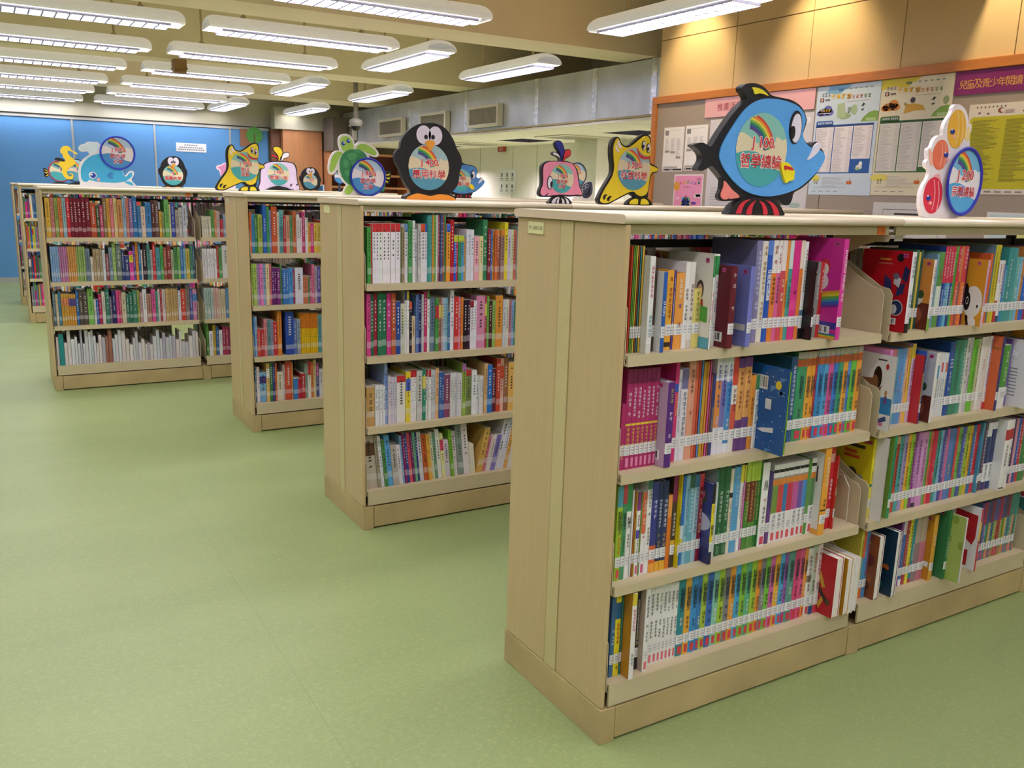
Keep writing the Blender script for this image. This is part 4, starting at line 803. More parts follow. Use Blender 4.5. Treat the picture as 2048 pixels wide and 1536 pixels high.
traced('B', 0, 0, 700, 400, 6.0235, 205, '250:325:4aa04a 268:290:d04040 305:285:efeaf0:d03a3a:2 345:285:eceaf2:d03a3a:2 390:285:e8f0e8:d03a3a:2 440:285:f2eef0:d03a3a:2 490:285:f2eef0:d03a3a:2 545:285:f2eef0:d03a3a:2 600:285:f0eef2:d03a3a:2 617:340:8a9a70 655:330:9a8a6a 698:290:e8ece8:6a9ac8:2 745:250:4f9a58 775:250:e8f0e8 812:350:c8ccd0 845:295:c4c2bc 895:290:e8e8e8:d8582a:2 930:290:e8e8ee:3f60b0:2 955:180:3f9a90 985:180:5aa8a0 1005:180:d89a3c 1030:180:6fa84a 1052:180:d8e0d8 1080:180:b85a6a 1105:180:4f5a8a 1125:180:9a5a3a 1150:180:3f9a6a 1195:290:f0a43c:4f70d0:2 1240:240:b81f2a 1270:430:2f5fc8:c8d840:2 1297:430:d83a5a:c8d840:2 1335:430:3f9a6a:c8d840:2 1370:430:4fa0d0:c8d840:2 1390:470:d8a050 1415:360:e8eaf0 1450:360:dfe4ee 1485:360:e8eaf0 1545:440:f0b0b8 1592:435:e8e0a0 1645:240:3f8a5a 1680:350:8a2a3a 1700:365:3f70b8 1730:365:d89a3c 1762:365:d8703c 1800:360:b06a50:d89a3c:2 1845:360:a07f78:e08a3a:2 1885:270:e8d830 1930:360:d0c8d8 1962:360:d8e0a8 1995:360:c86a5a 2060:330:7aa0a0 2110:330:c8b060 2160:300:d8d8d0 2220:330:4f8a5a 2300:300:b05040 2360:320:5f7fb8 2420:300:d8b048', seed=3)
traced('B', 0, 1, 700, 560, 6.0235, 200, '247:170:d9488f 290:175:2f6f4f 332:165:a32a3a 385:160:2f7a55 440:165:2f7a55 492:160:d0408a 545:155:b85a30 605:260:2f4f9a 662:290:c8d0b8:d8d8b0 688:140:e0e0d8:3f4f9a:2 716:140:f0f0e8:e8d840:2 745:265:2a2a30:d8583a:2 788:440:e0c8a0 822:180:5f7fb8 858:170:2f2f70 885:175:c0c8c8 930:140:c0386a 960:130:e8f0e0:6fae5a:2 1020:205:6a8298 1062:220:4f9a4a:d83a4a:1 1090:215:a05a50:e8d860:1 1115:215:b8a8a0:e8d070:1 1142:215:9fc0d8 1172:215:7fb8c0 1202:390:2f6aa0 1248:120:e8e8ec 1302:200:d03a3a 1330:210:e890a8:f0c0c0:1 1355:210:e0883a 1402:240:2a2028 1435:240:3a2038 1477:250:e8e8ec:a02a3a:2 1512:250:e8e8ec 1615:190:d890b0 1637:200:b03a4a:e8d84a:1 1662:195:6fb04a 1705:250:4a2a28 1742:250:8fb85a 1825:190:e0983a 1855:240:c8d0d8 1895:235:d8d8c8 1932:250:b87878 1965:250:8aa8d8 2000:260:3f8a6a 2080:250:d8d0c0 2140:230:c8583a 2220:240:4f80a8 2300:220:d8b870 2380:240:8a4a6a', seed=4)
traced('B', 0, 2, 700, 700, 6.0235, 200, '300:450:c8a060 332:430:e4e6e6 362:430:dde1e3 392:430:e4e6e6 420:430:dfe3e3 457:170:9ab0e0:7a98d8:1 487:320:d8d0dc 512:330:d4c8d4 537:330:d8d4e0 562:330:d0ccd8 665:310:e8e4dc:c83a3a:2 722:260:e8d040:4f6ac8:1 748:245:ecebe8:c83038:2 775:245:ecebe8:c83038:2 802:245:ecebe8:c83038:2 868:250:c8c8c0 908:230:2f8a6a:e0cc50:1 938:240:ecebe8:c83038:2 968:240:ecebe8:c83038:2 1000:240:c8ccd0 1028:240:c8ccd0 1068:220:e8b888 1098:270:3f6ab0 1132:270:3a5fa0 1202:300:8a4a6a 1228:280:e0e0d8 1252:280:d8dce0 1276:280:e0e0d8 1302:280:d8d8e0 1342:280:dcdcd8 1388:170:90b04a:b070b0:2 1452:235:7a8a50:b83a3a:2 1512:245:e8ecec 1545:315:e4e4e4 1572:315:dfe3e3 1602:315:e4e4e4 1640:165:d8b078 1702:180:2f78c8 1752:230:6a3040 1800:105:c84a34 1845:105:e8b8a0:d85a38:1 1892:95:9a6a4a 1962:150:e8b860 2050:150:c8c8c0 2120:180:7a9a5a 2200:160:d8d8e0 2300:170:4f7ab0', sticker=True, seed=5)
traced('B', 0, 3, 700, 820, 5.9088, 205, '335:300:c4bba4:6a4a30:1 375:300:a09880 412:300:e4e4ec 452:350:4f8a4a 512:290:5fa8e0 582:410:b8b0a8 632:410:e8e4e8 656:300:90b8e0 682:270:8a2a6a 716:270:2f4f98 752:265:e05a6a 777:260:7a2a6a 807:255:6fb088 832:250:2f3f80 882:255:d0d0d4 932:280:c8602f 972:275:e8b04a 1012:260:d8d8b0 1042:260:6fa088 1087:220:e8e8e0 1128:270:e8e4a0:d84a6a:1 1192:350:d8d0dc 1232:230:7ab03a 1282:250:e0d8dc 1352:170:8a9a90 1422:160:e8e0e0 1482:400:e8e0c8', lean=-.10, seed=6)
traced('B', 0, 3, 700, 820, 5.9088, 1482, '1550:225:d8b05a 1595:320:d88088 1642:310:e8e0dc 1700:300:8a80c8 1770:120:e4e4ee 1810:110:e0e0f0 1850:200:e8b060 1905:180:e8e8e8 2000:200:c8ccd0', lean=.22, seed=7)
traced('C', 0, 0, 440, 370, 5.9077, 315, '345:310:d03a38 380:320:e0703a 420:350:3f88b8 452:350:3f8a4a 505:350:9ab04a 517:350:6a5a70 560:240:2f6ac0 592:260:3f9a5a 617:300:8a90c8 682:260:c85a2f 707:320:d8d0b8 752:300:4f8a90:5fb0b0:0 787:360:b03a3a 832:360:d8a080 862:360:5f9a6a 905:310:c06a3a 942:350:e0dcdc 976:320:e8dcdc:7a2a4a:2 1010:320:c03a70 1040:320:e8dcdc:3a2a30:2 1072:450:d8983a 1112:455:d0308a 1152:450:d8b84a 1195:450:c8b050 1280:420:d8503a 1340:400:3f80b0 1400:420:e8e0d0 1460:380:4f9a6a 1520:400:c87a3a', seed=8)
traced('C', 0, 1, 440, 370, 5.9077, 335, '367:930:d8d070 402:930:a0c050 442:930:a8c860 477:930:b090c0 517:930:e080c0 552:930:90b0d0 592:930:e8d0a0 617:930:d07070 647:980:6a2a70 677:980:6a2a70 717:980:7a3078 742:940:5a8a5a 787:995:3f78c0 817:995:3f78c0 867:980:4a90d0 892:1000:a03050 985:980:d8d8e4 1042:1080:c07050 1062:1080:5f9a5a 1092:1080:b06080 1122:940:d87090 1152:960:a8a0a8 1195:960:5f50a0 1290:960:d8c060 1380:940:4f90a8 1480:960:d07050', seed=9)
traced('C', 0, 2, 440, 600, 5.4857, 335, '357:285:c8304a 392:185:3f80c0 417:180:90b0d0 452:320:d04a3a 492:320:b83a38 527:210:d8888a 562:215:5f8a90 592:220:8a90a8 637:240:c83a3a 682:120:e08a3a 725::- 815:130:2f50a8 848:210:5f78b0 885:210:90a0b0 '+' '.join('%g:142:e6bd1e:d87a20:0' % (885+16*i) for i in range(1, 13))+' 1118:160:5f9a98 1200:150:c8c8d0 1280:180:8a4a6a 1360:150:d8c060', seed=10)
traced('C', 0, 3, 440, 600, 5.4857, 370, '412:740:5a7a90 442:735:f0e0dc 517:795:7ab0d8:4a3f88:1 552:695:e8c070:f0efe8:1 582:690:3f7a4a 612:690:3f3f80 632:690:d87040 697:790:e0d8c0 722:710:d0c0c0 792:675:d05038 807:690:d8a050 857:860:3f80c8 892:860:c83040 937:805:b83038 967:700:9ab0a0 1002:670:e0e0d8:c84a4a:0 1032:680:d88040 1062:660:d8c890 1092:690:4f4f98:b05090:0 1132:760:d8d8dc 1230:740:d8c8b0 1330:760:8a6a9a', seed=11)
traced('D', 0, 0, 0, 350, 4.2667, 400, '445:195:d8b040 480:195:c07a70 512:195:90a050 546:195:d07a40 580:195:90b0b8 612:195:c8303a 642:200:7a2030 674:200:7a2030 708:200:7a2030 744:200:7a2030 782:200:7a2030 832:240:b8502f 862:260:4a5a38 892:260:c04a70 922:200:8a7048 952:200:d8a040 982:200:d87a80 1012:200:d8c080 1056:210:c88a50 1086:200:90b0c8 1112:200:c87a68 1142:200:8a6a98 1182:190:2f70a8 1212:270:4a80b0 1252:270:d8c0a8 1302:235:3f80b8 1332:220:5a3030 1366:220:6a5048 1387:310:d8a83a 1412:320:8a9a60 1452:210:6fb060 1467:250:e0d890 1502:240:3f50a0 1532:300:a09890 1562:280:c0c0b8 1602:260:b8c0c8 1650:350:- 1680:360:b89888', seed=12)
traced('D', 1, 0, 0, 350, 4.2667, 1725, '1745:355:d8d4b8 1765:355:d8d4b8 1785:355:d0d0b8 1805:355:d8d4b8 1832:300:5f9a4a 1852:300:d09058 1882:310:c8b0a8 1908:380:b83a40 1960:340:8a9ab0 2020:330:d8c060 2100:340:4f80a0', seed=13)
traced('D', 0, 1, 0, 350, 4.2667, 445, ' '.join('%g:612:%s:%s:2' % (445+18.5*(i+1), c, c) for i, c in enumerate(['8ab0d8']*4+['c080a8']*4+['d89a50']*4+['9ab868']*4))+' 782:630:6a8090 807:700:d8d0c0 832:635:b09870 862:635:b0a080 887:635:a89878 912:640:d0d8e0 942:680:905058 972:620:7a90a0 1002:580:a0c070 1047:600:6a7a70 1072:640:2f3f78 1112:690:3a4a80 1147:650:e04aa0:e8d840:1 1167:600:6a50a0 1192:570:d88a3a 1212:575:2f78a8 1227:640:d0c8c8 1262:590:3a2a30 1292:590:4f8a80 1312:640:b0a8b0 1337:575:c83838 1377:620:4f9098 1402:600:4fa050 1432:620:a05a40 1467:600:8a3a38 1492:640:a8b890 1522:620:4f8a50 1547:615:80b060 1572:610:3f78b8 1592:630:7ab0c8 1627:630:c0b050 1652:600:4f8a70 1688:600:3f6080', seed=14)
traced('D', 1, 1, 0, 350, 4.2667, 1735, ' '.join('%g:630:e8e6e6' % (1735+20*(i+1)) for i in range(6))+' 1872:610:b83a3a 1900:620:5f9a5a 1960:600:d8d8d0 2040:620:4f70a8 2100:620:c8a050', seed=15)
traced('D', 0, 2, 0, 550, 4.2667, 465, '490:140:607880 512:165:d8c8a0 537:145:4f88a0 560:160:d0a040:e08a60:1 582:160:d0a040:e08a60:1 602:160:d0a040:e08a60:1 622:165:d8983a:5a4f98:1 642:165:d8983a:5a4f98:1 662:165:d8983a:5a4f98:1 687:125:2f6aa8 722:150:5a5048 762:150:5a5048 812:120:7ab858 832:210:d8d8d8 852:210:2f60b0 882:165:b02a5a 912:140:e0dcc8 947:120:3f7a68 967:190:7a6a88 1002:130:2f2f68 1027:130:d84a90 1047:130:c8506a 1087:150:c8c0a0 1112:170:3f7a68 1142:150:2f7058 1182:130:3f8068 1202:130:a8b050 1227:150:c09898 1262:120:e0e0e4 1302:165:b08070 1337:120:d85a98 1357:140:4f9a88 1377:120:d8d0d0 1392:120:b83a48 1422:120:d8c8c8 1447:115:c8a870 1467:115:c8a870 1487:115:c8a870 1507:115:c8a870 1527:115:c8a870 1552:90:d8d8e0:2a2f60:2 1592:120:d04a38 1627:85:90807a 1652:115:4f58a0 1692:125:d08ab0:4f90d0:1', seed=16)
traced('D', 1, 2, 0, 550, 4.2667, 1750, '1775:110:b0c4bc 1805:110:a8c0b8 1830:110:b8c8c0 1850:110:d8b0a8 1872:110:d8b0a8 1893:120:d8c8a8 1912:120:d8c8a8 1932:120:d8c8a8 2000:110:5f8ab0 2100:110:c8504a', seed=17)
rw = random.Random(5); u = 490; toks = ['515:530:d8ccc8', '560:505:2f9090']
u = 560
while u < 1690:
    u += rw.uniform(17, 34); toks.append('%g:%g:%s' % (u, rw.uniform(505, 600) if rw.random() < .75 else rw.uniform(465, 500), 'a06a58' if 930 < u < 975 else rw.choice(('dcd6d2', 'e4e0dc', 'd4d4da', 'd8dce0', 'c8c8cc', 'd8d0cc', 'c8d0d4', 'b8b4c0'))))
traced('D', 0, 3, 0, 550, 4.2667, 490, ' '.join(toks), sticker=False, seed=18)
traced('D', 1, 3, 0, 550, 4.2667, 1770, '1790:420:5f9a4a 1825:480:e0dfe4 1850:430:c8a83a 1875:440:3f6aa0 1905:470:e0dfe4 1930:440:a83a5a 1955:440:a83a5a 2050:440:8a3a5a', seed=19)
rr = random.Random(42)
for k, bays in (('A', (2,)), ('B', (1, 2)), ('C', (1, 2)), ('D', (2, 3)), ('E', (0, 1, 2, 3)), ('F', (0, 1, 2, 3))):
    for bay in bays:
        for sh in range(4): fill(k, bay, sh, bay_x(bay)[0]+.004, bay_x(bay)[1]-rr.uniform(.01, .12), rr)
for k in CASES:        # the far side of every bookcase
    for bay in range(CASES[k][2]):
        for sh in range(4):
            fill(k, bay, sh, bay_x(bay)[0]+rr.uniform(.004, .03), bay_x(bay)[1]-rr.uniform(.01, .2), rr, flip=True, hr=(.165, .22))
o = SM.build('books', MATTE); o['kind'] = 'stuff'; o['label'] = 'rows of coloured library books filling all the bookcases behind the nearest one'; o['category'] = 'books'
# ---------------------------------------------------------------- animal subject signs on the bookcase tops
RED_T = flat('d8323c', .4); SKYS = {'teal': ('8fcdbf', 'eadfb8', '4fb2b4'), 'grey': ('a9c9cc', 'e6d8b4', '5a9db4'), 'blue': ('bcd9ee', 'f4eef0', '4f9ad6'), 'bright': ('7cc4ea', 'f2f0f2', '5ab4e6')}
RB = ('6a4b8c', '3f5a9a', '2f8f5a', '7fb85a', 'f0d84a', 'f0913a', 'dc4a3c')
class Sign:
    """flat cut-out board standing on a bookcase: shapes are measured on the photo and laid on the board's own plane"""
    def __init__(s, label, y, x0z, y0z, sc, foot, th=.018, name='subject_sign', rz=0):
        s.x0, s.y0, s.sc, s.y, s.th = x0z, y0z, sc, y, th
        p = hit(x0z+foot[0]/sc, y0z+foot[1]/sc, 1, y); s.ox = p.x; s.dz = CH-p.z     # the foot stands on the top
        s.oz = p.z
        s.t = tag(empty(name, (s.ox, y, CH+.0002), rz), label, 'sign', 'animal subject signs')
    def P(s, zx, zy):
        p = hit(s.x0+zx/s.sc, s.y0+zy/s.sc, 1, s.y); return (p.x-s.ox, p.z-s.oz)
    def pts(s, raw, n=4):
        q = [s.P(*(float(v) for v in t.split(','))) for t in raw.split()]
        q = smooth_loop(q, n) if n else q
        return [(a, max(b, 0.0)) for a, b in q]
    def plate(s, name, raw, col, lift=0, th=None, n=4, parent=None, ins=0, rough=.5):
        q = raw if isinstance(raw, list) else s.pts(raw, n)
        if ins: q = inset(q, ins)
        b = MB(); f = -lift; b.prism(q, f, f+(th if th else s.th)); return b.build(name, flat(col, rough), parent or s.t)
    def ell(s, name, cx, cy, rx, ry, col, lift, th=.003, parent=None, rot=0):
        a = s.P(cx-rx, cy); c = s.P(cx+rx, cy); d = s.P(cx, cy-ry); e = s.P(cx, cy+ry)
        return s.plate(name, ellipse((a[0]+c[0])/2, (d[1]+e[1])/2, abs(c[0]-a[0])/2, abs(d[1]-e[1])/2, 28, rot), col, lift, th, parent=parent)
    def disc(s, cx, cy, ry, l1, l2, sky='teal', lift=.002, ring=None, tilt=0, fx=1):
        c = s.P(cx, cy); R = (s.P(cx, cy-ry)[1]-s.P(cx, cy+ry)[1])/2
        return make_disc(s.t, c[0], c[1], R, -lift, l1, l2, sky, ring, fx)
def make_disc(parent, cx, cz, R, y, l1, l2, sky='teal', ring=None, fx=1):
    top, mid, low = SKYS[sky]; b = MB(); N = 48
    for k in range(N):
        x0, x1 = -1+2*k/N, -1+2*(k+1)/N
        def lv(x):
            c = math.sqrt(max(0, 1-x*x)); w1 = -.2+.16*math.sin(2.2*x+2.6)-(.12 if x > .1 else 0)*min(1, (x-.1)*3)*1.6
            w2 = .12+.14*abs(math.sin(3.1*x+.7))+.22*max(0, -x)+(.18 if x > .5 else 0)
            return [-c, max(-c, min(c, w1)), max(-c, min(c, max(w1, w2))), c]
        A, B = lv(x0), lv(x1)
        for j, col in enumerate((low, mid, top)):
            if A[j+1]-A[j]+B[j+1]-B[j] > 1e-5:
                b.quad((cx+x0*R*fx, y, cz+A[j]*R), (cx+x1*R*fx, y, cz+B[j]*R), (cx+x1*R*fx, y, cz+B[j+1]*R), (cx+x0*R*fx, y, cz+A[j+1]*R), col)
    gx, gz = -.62, -.16
    for i, col in enumerate(RB):
        r0, r1 = .70+.062*i, .70+.062*(i+1)
        for k in range(26):
            a0, a1 = math.radians(12+72*k/26), math.radians(12+72*(k+1)/26)
            q = [(gx+r*math.cos(a), gz+r*math.sin(a)) for r, a in ((r0, a0), (r1, a0), (r1, a1), (r0, a1))]
            if max(x*x+z*z for x, z in q) < .985: b.quad(*[(cx+x*R*fx, y-.0006, cz+z*R) for x, z in q], col)
    o = b.build('subject_disc', PRINT, parent)
    lines = [l1]+l2; nl = len(lines)
    zs = [.16, -.3] if nl == 2 else [.18, -.2, -.54]; hs = [.40, .42] if nl < 3 else [.36, .3, .3]
    for q, (body, z, h) in enumerate(zip(lines, zs, hs)):
        wmax = (1.36 if q == 0 else (1.62 if nl == 2 else .38*len(body))) * R*fx
        m, tw, th_ = text_mesh(body, .02); sc = min(h*R/th_, wmax/tw)
        for nm, off, col, dy in (('lettering_outline', .06, 'f7efe2' if sky in ('teal', 'grey') else 'fbf7f8', .0012), ('lettering', .014 if q == 0 else .008, None, .0018)):
            mm, _, _ = text_mesh(body, off)
            meshobj(nm, mm, o, RED_T if col is None else flat(col), (cx, y-dy, cz+z*R), (sc*fx if nl == 2 and q else sc, sc, sc), (HP, 0, 0))
    if ring:
        b = MB(); n = 56; m = 8; rr = .045*R
        for k in range(n):
            a = 2*math.pi*k/n
            for j in range(m):
                t = 2*math.pi*j/m; rad = R+rr*.3+rr*math.cos(t)*1.3; b.v.append((cx+fx*rad*math.cos(a), y-.002+rr*.8*math.sin(t), cz+rad*math.sin(a)))
        for k in range(n):
            for j in range(m): b.f.append((k*m+j, k*m+(j+1) % m, ((k+1) % n)*m+(j+1) % m, ((k+1) % n)*m+j)); b.c.append('ffffff')
        b.build('rim', flat(ring), parent, smooth=True)
    return o
# J 100: blue fish
s = Sign('large blue fish sign with black outline reading J 100, on the nearest bookcase', .17, 1300, 150, 5.389, (1115, 1478), .022)
s.plate('outline_board', '960,1300 900,1235 800,1100 720,1000 668,952 605,985 560,1003 520,990 530,950 560,900 566,845 535,785 485,742 470,722 520,703 575,698 620,722 650,738 680,715 750,600 850,450 950,325 1035,245 1045,215 1025,175 995,130 1000,95 1035,68 1085,56 1150,60 1210,85 1260,125 1305,182 1370,204 1450,220 1540,245 1630,308 1678,395 1690,480 1665,560 1652,620 1672,680 1715,722 1748,730 1765,702 1795,690 1822,712 1826,745 1862,780 1885,840 1872,910 1820,1000 1740,1100 1640,1190 1556,1240 1535,1310 1505,1368 1460,1376 1420,1352 1400,1318 1330,1330 1240,1325 1130,1330 1040,1325', '16161a')
s.plate('body_face', '744,830 778,705 900,500 1010,350 1120,262 1230,226 1350,230 1480,258 1590,310 1655,390 1668,470 1648,550 1638,610 1660,690 1720,748 1790,762 1850,800 1878,855 1856,920 1800,1005 1700,1105 1590,1190 1450,1248 1300,1278 1160,1270 1020,1220 900,1120 800,990 757,900', '5aa9ee', .004, .006)
s.plate('rear_fin', '795,1065 778,1120 770,1200 745,1260 748,1300 780,1328 850,1330 930,1320 985,1300 960,1220 880,1130', '16161a', -.002, .012)
s.plate('fin_patch', '802,1110 795,1170 770,1235 766,1275 790,1308 820,1312 845,1302 862,1278 858,1306 900,1302 965,1288 940,1250 890,1210 850,1160', 'ef8a80', .001, .004)
s.plate('crest_patch', '1098,103 1150,108 1215,135 1274,194 1225,176 1180,168 1128,176 1115,140', 'f2e22c', .003, .006)
s.disc(1192, 780, 400, 'J 100', ['哲學總論'], 'teal', .0052)
e = s.ell('eye', 1556, 535, 68, 182, '16161a', .006); s.ell('eye_white', 1560, 545, 53, 158, 'eae6f4', .0075, parent=e); s.ell('pupil', 1516, 592, 25, 72, '16161a', .009, parent=e)
s.plate('tusk', '1678,885 1700,845 1735,775 1762,728 1795,703 1820,712 1822,745 1795,800 1745,850 1700,882', 'eae6f4', .007, .005)
f_ = s.plate('side_fin', '1382,955 1392,925 1412,912 1455,918 1490,955 1525,1005 1522,1050 1518,1095 1490,1108 1462,1115 1435,1135 1412,1085 1392,1020', 'f2e41f', .012, .008)
s.plate('fin_mark', '1410,950 1450,955 1490,970 1512,1000 1470,992 1432,985 1418,1000', 'cf2430', .0135, .003, parent=f_)
bs_ = s.plate('base', '822,1478 832,1430 870,1370 940,1325 1040,1300 1160,1292 1280,1310 1360,1365 1398,1430 1408,1488 1250,1487 1000,1482', '16161a', .012, .026, n=3)
for raw in ('888,1455 930,1370 985,1325 1045,1312 990,1350 955,1420 945,1460 920,1462', '1000,1465 1020,1400 1060,1350 1105,1322 1080,1360 1062,1420 1055,1468', '1140,1328 1190,1350 1222,1410 1228,1468 1185,1472 1180,1420 1165,1365', '1215,1322 1285,1350 1335,1410 1352,1475 1300,1478 1285,1420 1255,1360'):
    s.plate('stripe', raw, 'd92c3e', .0135, .003, parent=bs_)
FISH = s.t
# J 200: three small fish
s = Sign('sign of three fish in yellow, orange and red with blue ring reading J 200', .17, 1835, 190, 6.269, (280, 1500), .012)
s.plate('white_board', '90,1490 50,1420 35,1320 45,1200 75,1100 130,1010 155,930 150,890 115,860 110,800 135,760 132,690 140,630 180,605 215,520 270,465 325,455 330,380 360,290 410,215 438,160 450,105 490,72 545,80 600,130 635,210 645,310 680,325 680,400 655,470 662,560 650,640 560,800 500,1100 520,1490 300,1500', 'f4ecec')
for (cx, cy, rx, ry, rot, col, hi, ex, ey) in ((495, 380, 112, 245, -.10, 'f2b93a', 'f8dc9a', 436, 416), (290, 705, 95, 190, 0, 'ee7a58', 'f8b8a0', 354, 708), (195, 1215, 115, 230, -.12, 'e03048', 'f6b0b8', 134, 1248)):
    bd = s.ell('fish_body', cx, cy, rx, ry, col, .002, .004, rot=-rot)
    for dx in (.05, .5): s.plate('scale_line', ['%g,%g' % (cx+rx*dx+rx*.12*math.sin(t*3), cy-ry*.85+ry*1.6*t) for t in (0, .25, .5, .75, 1)] and s.pts(' '.join(['%g,%g' % (cx+rx*dx+rx*.2*math.sin(t*3)-rx*.25*t, cy-ry*.85*(1-dx*.25)+ry*1.6*t) for t in (0, .25, .5, .75, 1)]+['%g,%g' % (cx+rx*dx+rx*.2*math.sin(t*3)-rx*.25*t+8, cy-ry*.85*(1-dx*.25)+ry*1.6*t) for t in (1, .75, .5, .25, 0)]), 2), hi, .003, .002, parent=bd)
    e = s.ell('eye', ex, ey, 27, 33, '20349a', .0036, .003, parent=bd); s.ell('glint', ex-12, ey-26, 9, 11, 'f0f0f8', .0046, .002, parent=bd)
    s.ell('cheek', ex+22, ey+62, 18, 22, 'f4b8b4', .003, .002, parent=bd)
    s.plate('tail_fin', '%g,%g %g,%g %g,%g %g,%g' % ((cx+rx*1.05, cy+40, cx+rx*1.45, cy-30, cx+rx*1.35, cy+150, cx+rx*.9, cy+120) if cy < 1000 and cx > 400 else (cx-rx*1.0, cy-20, cx-rx*1.5, cy-60, cx-rx*1.3, cy+140, cx-rx*.8, cy+70) if cy < 1000 else (cx+10, cy-ry*1.05, cx+80, cy-ry*1.16, cx+100, cy-ry*.7, cx+40, cy-ry*.8)), hi, .001, .002, parent=bd)
s.disc(545, 1045, 410, 'J 200', ['宗教總論'], 'bright', .012, '2a2fb4', fx=.86)
# penguins
def penguin(label, y, x0, y0, sc, cx, cy, k, foot, l1, l2, sky='grey'):
    s = Sign(label, y, x0, y0, sc, foot, .02)
    T = lambda raw: ' '.join('%g,%g' % (cx+(float(a.split(',')[0])-341)*k, cy+(float(a.split(',')[1])-395)*k) for a in raw.split())
    E_ = lambda nm, px, py, rx, ry, c, l, p=None: s.ell(nm, cx+(px-341)*k, cy+(py-395)*k, rx*k, ry*k, c, l, parent=p)
    s.plate('body', T('340,124 400,130 465,165 515,235 545,310 572,360 578,420 562,480 552,555 510,612 450,645 400,650 330,650 262,632 205,590 160,520 135,448 110,400 104,350 118,318 142,295 155,240 205,175 270,135'), '131316')
    ft = s.plate('feet', T('172,655 200,636 252,622 300,632 345,640 400,628 455,632 500,648 515,662 505,671 420,669 340,670 250,666 185,664'), 'f0952a', .022, .042, n=3)
    b_ = s.plate('feet_outline', inset(s.pts(T('172,655 200,636 252,622 300,632 345,640 400,628 455,632 500,648 515,662 505,671 420,669 340,670 250,666 185,664'), 3), -.0035), '131316', .020, .046); b_.location.z = .0037
    E_('eye_white', 308, 208, 51, 66, 'ebe4f2', .002); E_('eye_white', 390, 215, 48, 66, 'ebe4f2', .002); E_('pupil', 323, 224, 13, 16, '131316', .0035); E_('pupil', 373, 226, 12, 16, '131316', .0035)
    s.disc(cx+(343-341)*k, cy+(437-395)*k, 163*k, l1, l2, sky, .0035)
    s.plate('beak', T('316,266 330,252 352,248 374,254 382,270 368,298 348,320 330,298'), 'f0a42e', .009, .008)
    return s.t
penguin('large black penguin sign with orange feet reading J 400', 1.78, 760, 210, 3.531, 341, 395, 1, (343, 671), 'J 400', ['應用科學'])
# yellow duck signs
def duck(label, y, x0, y0, sc, tr, foot, l1, l2, sky):
    s = Sign(label, y, x0, y0, sc, foot, .02); T = lambda raw: ' '.join('%g,%g' % tr(*(float(q) for q in a.split(','))) for a in raw.split())
    k = abs(tr(1, 0)[0]-tr(0, 0)[0]); ky = abs(tr(0, 1)[1]-tr(0, 0)[1])
    def E_(nm, px, py, rx, ry, c, l, p=None): q = tr(px, py); return s.ell(nm, q[0], q[1], rx*k, ry*ky, c, l, parent=p)
    s.plate('outline_board', T('1062,1010 1080,950 1140,830 1220,700 1275,600 1285,480 1270,330 1268,180 1290,80 1335,25 1385,15 1420,50 1440,110 1490,150 1560,150 1640,85 1720,15 1790,-25 1860,-15 1900,40 1905,150 1892,260 1885,370 1905,430 1960,465 2010,500 2022,545 1985,580 1930,600 1900,680 1880,790 1860,900 1845,980 1700,985 1600,930 1590,900 1540,920 1440,970 1330,1030 1230,1078 1140,1085 1085,1062'), '15130f')
    s.plate('body_face', T('1105,1000 1130,930 1180,830 1250,720 1300,620 1325,500 1315,340 1312,190 1335,90 1375,38 1405,75 1430,135 1490,178 1560,180 1650,120 1730,50 1800,5 1850,10 1882,60 1890,160 1880,280 1870,390 1895,460 1960,490 2008,520 2008,545 1975,565 1915,580 1885,650 1868,760 1850,870 1810,930 1740,950 1680,925 1640,885 1590,880 1520,905 1420,955 1310,1015 1220,1055 1150,1058 1110,1035'), 'ecd22a', .003, .006)
    b_ = s.plate('feet_board', T('1515,1085 1535,1040 1590,995 1640,970 1720,960 1800,965 1860,1000 1900,1050 1910,1092 1700,1096 1560,1094'), '15130f', .006, .026, n=3)
    for raw in ('1552,1070 1565,1030 1610,1000 1660,992 1688,1010 1685,1060 1680,1078 1600,1080', '1730,1078 1732,1030 1745,1000 1790,992 1835,1020 1856,1060 1850,1080 1790,1082'): s.plate('foot', T(raw), 'f2de2c', .0075, .003, parent=b_)
    c = tr(1632, 525); s.disc(c[0], c[1], 335*ky, l1, l2, sky, .0045)
    m = s.plate('lips', T('1680,190 1700,250 1750,310 1820,332 1880,325 1872,350 1820,368 1760,360 1715,325 1690,270'), 'd0302c', .0085, .005)
    s.plate('muzzle', T('1684,188 1720,250 1770,300 1830,318 1884,310 1888,160 1860,40 1800,20 1740,70'), 'ecd22a', .0075, .004)
    for px, py, rx, ry in ((1772, 155, 30, 76), (1846, 195, 30, 76)):
        e = E_('eye', px, py, rx, ry, '15130f', .0095); E_('eye_white', px+3, py, rx*.75, ry*.85, 'eae4f0', .011, e); E_('pupil', px-8, py+12, rx*.45, ry*.4, '15130f', .0125, e)
    for raw in ('1375,90 1395,75 1405,120 1440,165 1425,195 1390,170 1375,130', '1340,160 1355,145 1370,200 1400,240 1385,255 1350,230'): s.plate('shine', T(raw), 'efe4ee', .0042, .003)
    for raw in ('1142,975 1160,930 1195,920 1212,935 1190,950 1175,995 1155,1005', '1205,1000 1225,960 1265,945 1280,960 1255,980 1240,1020 1220,1030'): s.plate('claw', T(raw), '15130f', .0042, .003)
    return s.t
duck('yellow duck sign with red lips reading J 500, right end of the second bookcase', 1.70, 1060, 270, 7.877, lambda x, y: (x, y), (1715, 1095), 'J 500', ['社會科學'], 'grey')
